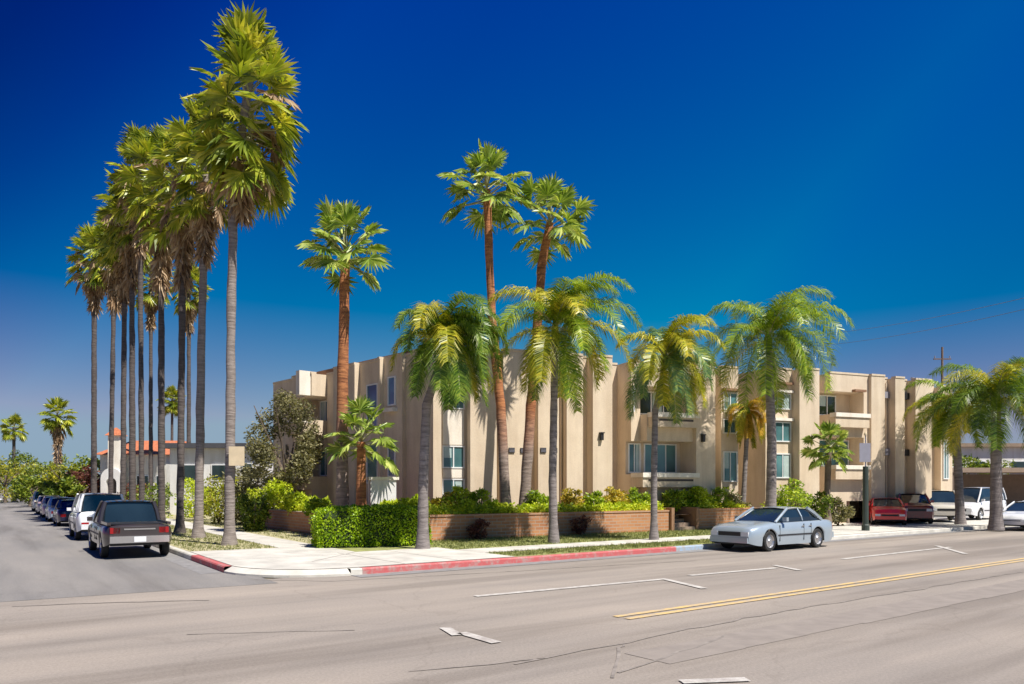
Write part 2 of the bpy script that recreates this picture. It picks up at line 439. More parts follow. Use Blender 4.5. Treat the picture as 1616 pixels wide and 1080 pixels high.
structure(m, 'tar_seams', 'tar')
m = MB()
a, b, c, d = [Vector(gp(*p)) for p in ((1100, 1012), (1500, 936), (1640, 912), (1330, 962))]
w0 = Vector(gp(1020, 1040)); wd = yd
for i in range(14):
    line(m, w0 + wd * (i * 1.5) + yn * .02 * (i % 3), w0 + wd * (i * 1.5 + 1.5) + yn * .02 * (i % 3), .75, .0055 + 0.0001 * (i % 2))
structure(m, 'worn_lane', 'worn_lane')

# grass blades: uncountable
rnd = random.Random(11); m = MB()
def blades(n, o0, o1, part, s0, s1):
    for _ in range(n):
        s = rnd.uniform(s0, s1); o = rnd.uniform(o0, o1)
        q = (K + nR * o + uR * s) if part == 'R' else (K + nL * o + uL * s)
        for _k in range(3):
            a = rnd.uniform(0, 6.28); h = rnd.uniform(.03, .10); w = .012
            x, y = q.x + rnd.uniform(-.06, .06), q.y + rnd.uniform(-.06, .06)
            m.poly([(x - w * math.cos(a), y - w * math.sin(a), .16), (x + w * math.cos(a), y + w * math.sin(a), .16), (x + rnd.uniform(-.04, .04), y + rnd.uniform(-.04, .04), .16 + h)])
blades(2600, .3, 1.7, 'R', 7.5, sD0); blades(6500, 3.3, 8.5, 'R', 7.5, sD0 + 1); blades(2500, .3, 2.8, 'L', 7.5, 30); blades(2500, 4.4, 9, 'L', 7.5, 30)
setp(m.build('grass', 'grass_blade'), 'short green and straw coloured grass growing on the verges and lawn', 'grass', kind='stuff')

# ------------------------------------------------------------------ apartment building
ROOF = 8.2
class Fac:
    def __init__(s, o, ang, sign): s.o = Vector(o); s.u = Vector((math.cos(ang), math.sin(ang))); s.n = Vector((math.sin(ang), -math.cos(ang))) * sign
    def w(s, a, d, z): p = s.o + s.u * a + s.n * d; return (p.x, p.y, z)
    def s_of(s, x, d):
        k = (x - 808) / F; q = s.o + s.n * d
        return -(q.x - k * q.y) / (s.u.x - k * s.u.y)
    def D(s, a, d): return (s.o + s.u * a + s.n * d).y
C0 = (px(690, 33.7), 33.7)
FR = Fac(C0, math.atan2(12.1, 28.75), 1); FL = Fac(C0, R(132), -1)
bld = empty('apartment_building', 'cream stucco low apartment building with fluted walls and balconies behind the palms', 'building', (*C0, .15))
BO = (*C0, .15)
wallm, parm, grad = MB(), MB(), None
def seg(fc, x0, x1, d, ops=(), top=ROOF, base=.1, back=-11, cap=True):
    s0, s1 = sorted((fc.s_of(x0, d), fc.s_of(x1, d)))
    return segs(fc, s0, s1, d, ops, top, base, back, cap)
def segs(fc, s0, s1, d, ops=(), top=ROOF, base=.1, back=-11, cap=True):
    z = base
    for (z0, z1, dep) in sorted(ops):
        if z0 > z: wallm.box(s0, s1, back, d, z, z0, fr=fc.w)
        wallm.box(s0, s1, back, d - dep, z0, z1, fr=fc.w); z = z1
    wallm.box(s0, s1, back, d, z, top, fr=fc.w)
    if cap: pm_ = MB(); pm_.box(s0, s1, d - .28, d + .03, top, top + .1, fr=fc.w); pm_.build('parapet', 'stucco', bld, BO)
    return s0, s1
WN = [0]
def window(fc, s0, s1, d, z0, z1, glassm='window_glass', cols=2, name='window'):
    f = MB(); t = .06
    f.box(s0, s1, d + .002, d + .07, z0, z0 + t, fr=fc.w); f.box(s0, s1, d + .002, d + .07, z1 - t, z1, fr=fc.w)
    f.box(s0, s0 + t, d + .002, d + .068, z0 + t, z1 - t, fr=fc.w); f.box(s1 - t, s1, d + .002, d + .068, z0 + t, z1 - t, fr=fc.w)
    for k in range(1, cols):
        sm = s0 + (s1 - s0) * k / cols; f.box(sm - .025, sm + .025, d + .002, d + .06, z0 + t, z1 - t, fr=fc.w)
    o = f.build(name, 'white_metal', bld, BO)
    g = MB(); g.box(s0 + t, s1 - t, d + .002, d + .03, z0 + t, z1 - t, fr=fc.w); g.build('pane', glassm, o, BO)
    WN[0] += 1; k = WN[0]
    if cols > 1 and k % 3:
        w_ = (s1 - s0) / cols; a = s0 + w_ * (k % cols); g = MB(); g.box(a + .09, a + w_ - .09, d + .031, d + .034, z0 + t + (.0 if k % 2 else (z1 - z0) * .4), z1 - t, fr=fc.w); g.build('curtain', 'curtain', o, BO)
    return o
def slab(name, mat, fc, s0, s1, d0, d1, z0, z1, parent=None):
    b = MB(); b.box(s0, s1, d0, d1, z0, z1, fr=fc.w); return b.build(name, mat, parent or bld, BO)
# corner window stack
def window_stack(x0, x1, d, zs, dz=0, top=ROOF, gl='window_glass'):
    s0, s1 = seg(FR, x0, x1, d, top=top)
    mg = .1
    for (z0, z1) in zs:
        window(FR, s0 + mg, s1 - mg, d, z0 + dz, z1 + dz, gl)
    lo = None
    for (z0, z1), (y0, y1) in zip(zs, zs[1:]):
        slab('spandrel', 'cream_trim', FR, s0 + mg + .02, s1 - mg - .02, d + .001, d + .05, z1 + dz + .04, y0 + dz - .04)
    return s0, s1
def seg_s(xs): return xs
sA = FR.s_of(694, 0)
segs(FR, -.25, sA, 0.22)
window_stack(694, 736, -.12, [(1.75, 2.5), (2.95, 3.95), (5.55, 6.55)])
prev = FR.s_of(736, .0)
panels = [(736, 784, .40), (784, 789, .02), (789, 838, .42), (838, 843, .02), (843, 882, .46), (882, 887, .02), (887, 920, .5), (920, 926, .02), (926, 966, .62)]
def run(fc, items, s_start):
    s = s_start; out = []
    for it in items:
        x0, x1, d = it[:3]; ops = it[3] if len(it) > 3 else ()
        s1 = fc.s_of(x1, min(d, .6)); segs(fc, s, s1, d, ops, *(it[4:] or ())); out.append((s, s1, d)); s = s1
    return out, s
o1, s = run(FR, panels, FR.s_of(736, -.12))
pairs = [o1[2], o1[4]]
for (p0, p1, d) in pairs:            # pairs of small dark wall vents
    mid = (p0 + p1) / 2; D = FR.D(mid, d); z = pz(711, D)
    for off in (-.28, .28):
        v = MB(); v.box(mid + off - .14, mid + off + .14, d + .002, d + .05, z - .11, z + .11, fr=FR.w); o = v.build('vent', 'black_plastic', bld, BO)
        v = MB()
        for k in range(3): v.box(mid + off - .13, mid + off + .13, d + .052, d + .065, z - .08 + k * .06, z - .06 + k * .06, fr=FR.w)
        v.build('louvre', 'grey_metal', o, BO)
def lamp(s_, d, z):
    v = MB(); v.box(s_ - .07, s_ + .07, d + .002, d + .16, z - .18, z + .14, fr=FR.w); v.box(s_ - .1, s_ + .1, d + .002, d + .2, z + .14, z + .19, fr=FR.w); v.build('wall_lamp', 'black_plastic', bld, BO)
lamp((o1[-1][0] + o1[-1][1]) / 2 - .1, o1[-1][2], pz(691, 37))
# recess and balcony bay
r0, s = run(FR, [(966, 974, -1.2)], s)
b0 = s; b1 = FR.s_of(1012, .2); b2 = FR.s_of(1092, .6); b3 = FR.s_of(1128, .9)
segs(FR, b0, b1, .1, [(2.75, 4.35, .5)])
window(FR, b0 + .12, b1 - .35, .1, 5.75, 7.0, 'window_blue')
segs(FR, b1, b2, .7, [(2.75, 4.35, 1.1), (5.62, 6.95, 1.1)])
segs(FR, b2, b3, .95)
lamp(b2 + .35, .95, pz(692, 38))
for (q0, q1, z0, g) in ((b0 + .12, b1 + .3, 1.8, 'window_glass'), (b1 + .5, b2 - .25, 1.8, 'window_glass')):
    window(FR, q0, q1, -.4, 2.82, 4.28, g, 3 if q0 > b1 else 2, 'sliding_door')
window(FR, b1 + .2, b2 - .3, -.4, 5.7, 6.85, 'window_dark', 3, 'sliding_door')
for (q0, q1, z, dd_) in ((b0, b2 - .02, 2.75, .9), (b1 + .05, b2 - .02, 5.62, .9)):
    bl = MB(); bl.box(q0, q1, .12 if q0 == b0 else .702, dd_ + .25, z - .62, z - .16, fr=FR.w); o = bl.build('balcony', 'stucco', bld, BO)
    bl = MB(); bl.box(q0 - .03, q1 + .03, .13 if q0 == b0 else .71, dd_ + .32, z - .157, z + .06, fr=FR.w); bl.build('balcony_ledge', 'cream_trim', o, BO)
    bl = MB(); bl.box(q0 + .3, q1 - .3, dd_ + .252, dd_ + .262, z - .34, z - .24, fr=FR.w); bl.build('ledge_shade_strip', 'door_dark', o, BO)  # dark strip painting the shadow line below the ledge
# side window stack, deep recess, next wing
s = b3; e = FR.s_of(1138, .2); segs(FR, s, e, -.3)
e2 = FR.s_of(1165, .2); segs(FR, e, e2, .2)
for z0, z1 in ((6.05, 6.95), (4.85, 5.6), (2.4, 3.95)): window(FR, e + .1, e2 - .1, .2, z0, z1, 'window_glass')
slab('spandrel', 'cream_trim', FR, e + .14, e2 - .14, .202, .25, 5.64, 6.01)
slab('hood', 'brown_trim', FR, e + .02, e2 - .02, .202, .42, 7.02, 7.14)
e3 = FR.s_of(1206, .2); segs(FR, e2, e3, -2.6, [], 7.9)
slab('door', 'door_dark', FR, (e2 + e3) / 2 - .2, (e2 + e3) / 2 + .75, -2.598, -2.55, 1.2, 3.3)
e4 = FR.s_of(1252, .4); segs(FR, e3, e4, .3, [], 8.3)
for z0, z1 in ((6.2, 7.05), (4.5, 5.55), (2.6, 3.9)): window(FR, e3 + .55, e4 - .12, .3, z0, z1, 'window_glass')
slab('hood', 'brown_trim', FR, e3 + .5, e4 - .06, .302, .5, 7.5, 7.62)
slab('window_ledge', 'cream_trim', FR, e3 + .5, e4 - .06, .302, .5, 7.08, 7.2); slab('window_ledge', 'cream_trim', FR, e3 + .5, e4 - .06, .302, .5, 5.6, 5.74)
e5 = FR.s_of(1292, .8); segs(FR, e4, e5, .85, [], 8.3)
e6 = FR.s_of(1302, .2); segs(FR, e5, e6, -.5, [], 8.25)
GAR = (.15, 1.38, 5.5)
e7 = FR.s_of(1374, .7)
mid = e6 + (e7 - e6) * .42
segs(FR, e6, mid, .55, [(3.25, 4.85, 1.0), (6.05, 7.3, 1.0)], 8.25); segs(FR, mid, e7 - .35, .551, [(.15, 1.38, 5.5), (3.25, 4.85, 1.0), (6.05, 7.3, 1.0)], 8.25); segs(FR, e7 - .35, e7, .55, [GAR], 8.25)
window(FR, e6 + .1, e7 - 1.4, -.44, 6.08, 7.2, 'window_dark', 2, 'sliding_door'); window(FR, e6 + .1, e7 - .45, -.44, 3.28, 4.75, 'window_glass', 3, 'sliding_door')
for z in (3.25, 6.05):
    bl = MB(); bl.box(e6, e7 - .36, .553, .95, z - .7, z - .16, fr=FR.w); o = bl.build('balcony', 'stucco', bld, BO)
    bl = MB(); bl.box(e6 - .03, e7 - .33, .56, 1.02, z - .157, z + .06, fr=FR.w); bl.build('balcony_ledge', 'cream_trim', o, BO)
slab('hood', 'brown_trim', FR, mid + .4, e7 - .4, .56, .8, 7.32, 7.44)
out2, s = run(FR, [(0, 1393, .75, [GAR], 8.25), (0, 1400, .2, [GAR], 8.22), (0, 1424, .75, [GAR], 8.22), (0, 1431, .2, [GAR], 8.2), (0, 1466, .78, [GAR], 8.2), (0, 1474, -.2, [GAR], 8.15), (0, 1503, .25, [GAR], 8.0)], e7)
for i, z in ((1, 7.3), (3, 7.3), (1, 4.1), (3, 4.1)):
    q0, q1, d = out2[i]; v = MB(); v.box(q0 + .03, q1 - .03, d + .002, d + .2, z - .18, z + .18, fr=FR.w); v.build('vent', 'grey_metal' if i == 1 else 'black_plastic', bld, BO)
q0, q1, d = out2[-1]
for z0, z1 in ((6.1, 7.2), (2.6, 4.9)): window(FR, q0 + .15, q1 - .35, d, z0, z1, 'window_glass')
segs(FR, q1, q1 + 1.2, -2.0, [], 7.9)
slab('hood', 'brown_trim', FR, q0 + .1, q1 - .3, d + .002, d + .2, 7.3, 7.42)
for k, s_ in enumerate((mid + .3, out2[1][0], out2[3][0], out2[5][0])):
    slab('garage_column', 'stucco', FR, s_, s_ + .35, -.2, .15, .15, 1.379)
# low plinth line
# left facade, in shade
s = 0
LI = [(0, 652, .25), (0, 641, -.1), (0, 606, .12), (0, 596, .35), (0, 568, .08), (0, 526, .38), (0, 516, -.4)]
outL = []
s = -.0
for it in LI:
    s1 = FL.s_of(it[1], it[2]); segs(FL, s, s1, it[2], [], ROOF - .04); outL.append((s, s1, it[2])); s = s1
q0, q1, d = outL[2]
window(FL, q0 + .5, q1 - .4, d, pz(640, 36), pz(594, 36), 'window_blue', 1); window(FL, q0 + .5, q1 - .4, d, 2.6, 4.2, 'window_glass', 1)
slab('window_ledge', 'cream_trim', FL, q0 + .4, q1 - .3, d + .002, d + .25, 5.62, 5.8)
q0, q1, d = outL[4]
window(FL, q0 + .35, q1 - .7, d, 4.9, 7.1, 'window_blue', 1); window(FL, q0 + .35, q1 - .7, d, 2.3, 4.2, 'window_glass', 1)
l0 = s; l1 = FL.s_of(466, .3); segs(FL, l0, l1, .5, [(2.7, 4.2, 1.6), (5.7, 7.0, 1.6)], ROOF - .04)
window(FL, l0 + .2, l1 - .3, -1.1, 2.75, 4.15, 'window_glass', 3, 'sliding_door'); window(FL, l0 + .2, l1 - .3, -1.1, 5.75, 6.95, 'window_blue', 3, 'sliding_door')
for z in (2.7, 5.7):
    bl = MB(); bl.box(l0, l1, .503, 1.0, z - .7, z - .16, fr=FL.w); o = bl.build('balcony', 'stucco', bld, BO)
    bl = MB(); bl.box(l0 - .03, l1 + .03, .51, 1.07, z - .157, z + .04, fr=FL.w); bl.build('balcony_ledge', 'cream_trim', o, BO)
slab('projecting_fin', 'cream_trim', FL, l0 + .1, l0 + .5, .502, 1.15, 7.0, 8.28)
segs(FL, l1, l1 + 3.2, .1, [], ROOF - .04)
wallm.build('wall', 'stucco', bld, BO)
# roof edge boards on the shaded side
bl = MB(); bl.box(.3, l1, -.7, -.4, ROOF - .04, ROOF + .26, fr=FL.w); bl.build('roof_edge', 'brown_trim', bld, BO)

for (x_, d_, h_) in ((760, -3, .55), (905, -2.5, .4), (1110, -3, .5), (1270, -2, .45), (1350, -3, .6), (1440, -2.5, .5)):
    q = FR.w(FR.s_of(x_, d_), d_, 8.1); m = MB(); m.tube([q, (q[0], q[1], 8.35 + h_)], .07, 8); m.tube([(q[0], q[1], 8.35 + h_), (q[0], q[1], 8.45 + h_)], .12, 8); m.build('roof_vent', 'grey_metal', bld, BO)
for (x_, d_) in ((786.5, .03), (884.5, .03), (1397, .21)):
    q0 = FR.s_of(x_, d_); m = MB(); m.tube([FR.w(q0, d_ + .06, 1.0), FR.w(q0, d_ + .06, 8.0)], .045, 8); m.build('downpipe', 'stucco', bld, BO)
# ------------------------------------------------------------------ planter walls
W0 = Vector((-4.7, 27.5)); WR = Vector((12.6, 38.6)); WL = Vector((-12.5, 38.5))
def bwall(a, b, mat, label, h=.95):
    d = (b - a); L = d.length; d.normalize(); n = Vector((d.y, -d.x))
    fr = lambda s, o, z: (a.x + d.x * s + n.x * o, a.y + d.y * s + n.y * o, z)
    root = empty('brick_wall', label, 'wall', (a.x, a.y, .15), group='low brick planter walls')
    off = (a.x, a.y, .15)
    m = MB(); m.box(0, L, -.15, .15, .1, h, fr=fr); m.build('wall_face', mat, root, off)
    m = MB(); m.box(-.02, L + .02, -.18, .18, h, h + .07, fr=fr); m.build('coping', mat, root, off)
    return fr
wd = (WR - W0).normalized()
def on_wall(x): k = (x - 808) / F; t = -(W0.x - k * W0.y) / (wd.x - k * wd.y); return t
g0, g1 = on_wall(1052), on_wall(1096); gE = on_wall(1190)
bwall(W0, W0 + wd * g0, 'brick', 'long low brick planter wall between the hedge and the entry steps', 1.03)
bwall(W0 + wd * g1, W0 + wd * gE, 'brick', 'short low brick wall right of the entry steps behind the silver sedan', 1.06)
bwall(W0 + Vector((-.16, .12)), WL, 'brick_side', 'shaded low brick wall running back from the clipped hedge beside the side street', 1.0)
# entry steps in the gap
rt = W0 + wd * g0; dn = Vector((wd.y, -wd.x))
st = empty('entry_steps', 'dark brown entry steps set in the gap of the brick wall', 'steps', (rt.x, rt.y, .15))
for k in range(4):
    m = MB(); m.box(.22, g1 - g0 - .22, -.35 - .35 * k, .25 - .35 * k, .15, .32 + .17 * k, fr=lambda s, o, z: (rt.x + wd.x * s + dn.x * o, rt.y + wd.y * s + dn.y * o, z))
    m.v = [(a, b, c + 0.0005 * k) for a, b, c in m.v]; m.build('step', 'soffit', st, (rt.x, rt.y, .15))
for e_ in (.0, g1 - g0 - .2):
    m = MB(); m.box(e_ + .02, e_ + .2, -1.2, .3, .15, 1.2, fr=lambda s, o, z: (rt.x + wd.x * s + dn.x * o, rt.y + wd.y * s + dn.y * o, z)); m.build('cheek_wall', 'brown_trim', st, (rt.x, rt.y, .15))
# raised bed behind the walls
m = MB()
A = [W0 + Vector((.0, .2)), WR, Vector(FR.w(FR.s_of(1200, 0), -.2, 0)[:2]), Vector(C0), Vector(FL.w(l1 + 2, 0, 0)[:2]), WL + Vector((.1, 0))]
m.poly([(p.x, p.y, .86) for p in A]); structure(m, 'raised_bed', 'earth')

# ------------------------------------------------------------------ plants
def leafcloud(mb, rnd, c, r, n, size, clump=.0, mi=0, up=.3, aspect=.5):
    C = Vector(c)
    clumps = None
    if clump:
        clumps = []
        for _ in range(int(clump)):
            d = Vector((rnd.gauss(0, 1), rnd.gauss(0, 1), rnd.gauss(0, 1))).normalized() * rnd.uniform(.55, 1.0)
            clumps.append((Vector((d.x * r[0], d.y * r[1], d.z * r[2])), rnd.uniform(.22, .42)))
    for _ in range(n):
        d = Vector((rnd.gauss(0, 1), rnd.gauss(0, 1), rnd.gauss(0, 1))).normalized() * rnd.uniform(.35, 1.0) ** .5
        if clumps:
            cl, k = rnd.choice(clumps); p = C + cl + Vector((d.x * r[0] * k, d.y * r[1] * k, d.z * r[2] * k * .8))
        else: p = C + Vector((d.x * r[0], d.y * r[1], d.z * r[2]))
        a = Vector((rnd.gauss(0, 1), rnd.gauss(0, 1), rnd.gauss(0, .6) + up)).normalized()
        b = a.cross(Vector((rnd.gauss(0, 1), rnd.gauss(0, 1), rnd.gauss(0, 1)))).normalized()
        s = size * rnd.uniform(.6, 1.3)
        mb.poly([p, p + a * s * .5 + b * s * aspect * .5, p + a * s, p + a * s * .5 - b * s * aspect * .5], mi)

def shrub(x, y, z, r, label, mat='shrub_leaf', n=900, size=.13, seed=0, name='shrub', cat='shrub', group=None, h=None):
    rnd = random.Random(seed * 7 + 3)
    root = empty(name, label, cat, (x, y, z), group=group)
    hh = h or r * 1.4
    m = MB(); leafcloud(m, rnd, (0, 0, hh * .55), (r, r, hh * .5), n, size, clump=14); leafcloud(m, rnd, (0, 0, hh * .45), (r * .75, r * .75, hh * .42), n // 2, size); m.build('foliage', mat, root)
    m = MB()
    for k in range(5):
        a = rnd.uniform(0, 6.28); m.tube([(0, 0, 0), (math.cos(a) * r * .3, math.sin(a) * r * .3, hh * .4), (math.cos(a) * r * .6, math.sin(a) * r * .6, hh * .75)], [.03, .02, .01], 5)
    m.build('stem', 'bark_brown', root); return root

def tree(x, y, z, h, r, label, mat='tree_leaf', n=2600, size=.28, seed=0, group=None, trunk_r=.18, ch=None):
    rnd = random.Random(seed * 13 + 1)
    root = empty('leafy_tree', label, 'tree', (x, y, z), group=group)
    ch = ch or h * .36
    m = MB(); m.tube([(0, 0, 0), (.1, 0, h * .3), (0, .1, h * .6)], [trunk_r * 1.3, trunk_r, trunk_r * .6], 8)
    for k in range(7):
        a = k * .9 + rnd.uniform(0, .5); m.tube([(0, 0, h * rnd.uniform(.25, .5)), (math.cos(a) * r * .4, math.sin(a) * r * .4, h * .62), (math.cos(a) * r * .8, math.sin(a) * r * .8, h * rnd.uniform(.65, .9))], [trunk_r * .5, trunk_r * .3, .02], 6)
    m.build('trunk', 'bark_brown', root)
    m = MB(); leafcloud(m, rnd, (0, 0, h - ch), (r, r, ch), n, size, clump=26); m.build('crown', mat, root); return root

def fan_frond(mb, rnd, o, direc, lp, Rb, droop=.25, nseg=16, mi=0, pm=1, spread=125, close=1.0, roll=.75):
    o = Vector(o); d = Vector(direc).normalized()
    side = d.cross(Vector((0, 0, 1)))
    if side.length < .1: side = Vector((1, 0, 0))
    side.normalize(); side = Matrix.Rotation(rnd.uniform(-roll, roll), 3, d) @ side
    d2 = (d + Vector((0, 0, -droop * .6))).normalized(); tip = o + d * lp * .6 + d2 * lp * .4
    up = side.cross(d2).normalized()
    w = .022 * (1 + lp * .3)
    if lp > .05:
        mb.poly([o - side * w * 1.4, o + side * w * 1.4, tip + side * w * .7, tip - side * w * .7], pm)
        mb.poly([o - up * w, o + up * w, tip + up * w * .6, tip - up * w * .6], pm)
    f = (d2 + Vector((0, 0, -droop))).normalized(); side2 = (side - f * side.dot(f)).normalized(); nn = side2.cross(f)
    for k in range(nseg):
        t = -1 + 2 * (k + .5) / nseg; a = R(spread) * t * close
        v = f * math.cos(a) + side2 * math.sin(a); v = (v - nn * .0).normalized()
        L = Rb * (1 - .22 * t * t) * rnd.uniform(.88, 1.08); hw = L * .5 * math.tan(R(spread) * close / nseg) * 1.02
        q = v.cross(nn).normalized(); fold = nn * (.05 if k % 2 else -.05)
        m1 = tip + v * L * .5 + f * L * .08; tp = tip + v * L * rnd.uniform(.9, 1) + Vector((0, 0, -droop * L * rnd.uniform(.1, .7))) + q * rnd.uniform(-.04, .04)
        mb.poly([tip, m1 + q * hw + fold, tp, m1 - q * hw - fold], mi)

def fan_palm(label, base, D, top, r0, r1, crown_r, nf, stem, skirt, seed, bends=(), bmat='bark_dark', leaf='fan_leaf', group=None, z0=.16, low=-35, cat='palm tree', dense=24, blade=.60, dry=None):
    """base: pixel x at the foot; top: (pixel x, y) of the heart of the crown"""
    rnd = random.Random(seed)
    if dry is None: dry = .24 if group == ROW else 0
    bx, by = px(base, D), D
    root = empty('fan_palm', label, cat, (bx, by, z0), group=group)
    T = Vector((px(top[0], D) - bx, 0, pz(top[1], D) - z0))
    pts = [Vector((0, 0, -.1))]
    for (x, y) in bends: pts.append(Vector((px(x, D) - bx, 0, pz(y, D) - z0)))
    pts.append(T)
    path = []
    for a, b in zip(pts, pts[1:]):
        n = max(3, int((b - a).length / .5))
        for i in range(n): path.append(a.lerp(b, i / n) + Vector((rnd.uniform(-.012, .012), rnd.uniform(-.012, .012), 0)))
    path.append(T)
    H = T.z; rad = []
    for p in path:
        t = max(0, p.z / H); rr = r0 + (r1 - r0) * t; rr += .10 * math.exp(-p.z / .35) + rnd.uniform(-.012, .012); rad.append(rr)
    m = MB(); m.tube(path, rad, 12); m.build('trunk', bmat, root, smooth=True)
    m = MB()
    for i in range(nf):
        t = i / (nf - 1); el = R(82 - (82 - low) * t ** .85) + rnd.uniform(-.12, .12); az = i * 2.39996 + rnd.uniform(-.25, .25)
        o = T + Vector((0, 0, .25 - stem * t)); o.x += -(T.x - pts[-2].x) * 0.0
        d = Vector((math.cos(az) * math.cos(el), math.sin(az) * math.cos(el), math.sin(el)))
        lp = crown_r * (1 - blade * .78) * rnd.uniform(.7, 1.15)
        dd2 = rnd.random() < dry * (.35 + 1.1 * t)
        if dd2 and t < .3: dd2 = False
        fan_frond(m, rnd, o, d, lp, crown_r * blade * rnd.uniform(.7, 1) * (.72 if dd2 else 1), (.15 + .3 * t) * (1.9 if dd2 else 1), dense, 2 if dd2 else 0)
    m.build('crown', [leaf, 'petiole', 'dead_leaf'], root)
    if skirt:
        m = MB(); n = int(12 + skirt * 15)
        for i in range(n):
            t = i / n; az = i * 2.39996; el = R(-38 - 40 * min(1, t * 1.6)) + rnd.uniform(-.2, .2)
            o = T + Vector((0, 0, -stem * .75 - skirt * t))
            if len(pts) > 2:
                k = max(0, min(1, (T.z - o.z) / max(.1, T.z - pts[-2].z))); o.x = T.x + (pts[-2].x - T.x) * k
            d = Vector((math.cos(az) * math.cos(el), math.sin(az) * math.cos(el), math.sin(el)))
            w = (1 - t * .65)
            fan_frond(m, rnd, o, d, crown_r * .38 * w * rnd.uniform(.6, 1.1), crown_r * .42 * rnd.uniform(.6, 1.1), .7, 9, spread=70)
        m.build('dead_fronds', ['dead_leaf', 'dead_leaf'], root)
    return root

ROW = 'tall fan palms in a row along the side street'
fan_palm('nearest and tallest fan palm of the side street row with pale trunk', 362, 26.2, (394, 130), .17, .13, 2.1, 62, 2.9, 1.9, 1, [(365, 500), (368, 330), (380, 220)], 'bark_grey', group=ROW, low=-50)
fan_palm('tall fan palm with pale trunk, second in the row behind the tan board palm', 313, 30.0, (327, 222), .17, .12, 1.75, 42, 2.4, 2.4, 2, [(319, 480)], 'bark_grey', group=ROW, low=-45)
fan_palm('tall dark trunked fan palm third in the row with a long brown skirt', 284, 33.0, (290, 258), .15, .12, 1.8, 40, 2.4, 3.0, 3, [(287, 520)], group=ROW, low=-45)
fan_palm('tall fan palm with almost black trunk fourth in the row and straw coloured dead fronds', 255, 36.8, (254, 268), .16, .12, 2.0, 46, 2.6, 3.2, 4, group=ROW, low=-40)
fan_palm('tall fan palm fifth in the row whose crown reaches farthest left of the high crowns', 224, 41.6, (222, 262), .14, .12, 1.9, 50, 2.2, 2.6, 5, [(222, 500)], group=ROW)
fan_palm('right one of two close fan palm trunks before the red roofed house', 209, 44.6, (208, 318), .18, .13, 2.0, 48, 2.2, 2.8, 6, group=ROW)
fan_palm('left one of two close fan palm trunks before the red roofed house', 194, 47.8, (197, 352), .17, .13, 1.9, 46, 2.2, 2.8, 7, group=ROW)
fan_palm('slim dark trunked fan palm second from the far end of the row', 174, 53.0, (181, 376), .16, .14, 2.2, 44, 1.9, 2.8, 8, group=ROW)
fan_palm('leftmost fan palm of the row with a compact crown full of straw fronds', 148, 61.0, (149, 402), .22, .17, 2.35, 50, 2.0, 2.2, 9, group=ROW)
FARP = 'far fan palms seen between the trunks of the row'
fan_palm('far fan palm whose crown shows between the fourth and fifth trunks of the row', 238, 66, (238, 440), .18, .14, 1.9, 34, 1.4, 2.6, 10, group=FARP)
fan_palm('far fan palm whose crown shows between the second and third trunks of the row', 298, 62, (298, 448), .17, .14, 1.8, 34, 1.4, 2.2, 11, group=FARP)
fan_palm('far low palm with shaggy pale skirt above the trees at the end of the street', 92, 85, (91, 655), .3, .25, 2.0, 30, 1.0, 4.0, 12, group=FARP)
fan_palm('smallest far palm at the left edge above the street trees', 22, 112, (22, 676), .25, .2, 2.0, 26, .8, 0, 13, group=FARP)
fan_palm('small distant palm crown between the dark trunks above the white house', 270, 80, (272, 632), .15, .12, 1.6, 26, .8, 0, 14, group=FARP)
YG = 'fan palms with reddish trunks in the planter beds'
fan_palm('reddish trunked fan palm standing alone behind the clipped hedge', 540, 31.0, (545, 400), .26, .19, 2.05, 30, .7, 0, 15, [(540, 640)], 'bark_red', 'fan_leaf_young', YG, .86, low=-8, blade=.52, dense=22)
fan_palm('tallest reddish trunked fan palm in front of the building, leaning left', 800, 32.0, (768, 300), .22, .15, 2.0, 28, .8, 0, 16, [(790, 640), (776, 500)], 'bark_red', 'fan_leaf_young', YG, .86, low=-12, blade=.52, dense=22)
fan_palm('fan palm leaning right beside the tallest one, its trunk crossing it low down', 826, 32.5, (868, 352), .23, .17, 1.95, 28, .8, 0, 17, [(838, 640), (850, 490), (855, 420)], 'bark_red', 'fan_leaf_young', YG, .86, low=-12, blade=.52, dense=22)
fan_palm('short young fan palm with orange trunk beside the white entry pillar', 570, 30.0, (570, 698), .19, .17, 1.55, 22, .5, 0, 18, (), 'bark_orange', 'fan_leaf_young', YG, .86, low=-15, blade=.52, dense=22)
fan_palm('short young fan palm against the wall of the right wing', 1304, 38.5, (1308, 708), .16, .15, 1.35, 24, .6, 0, 19, (), 'bark_brown', 'fan_leaf_young', YG, .5, low=-25, blade=.52)

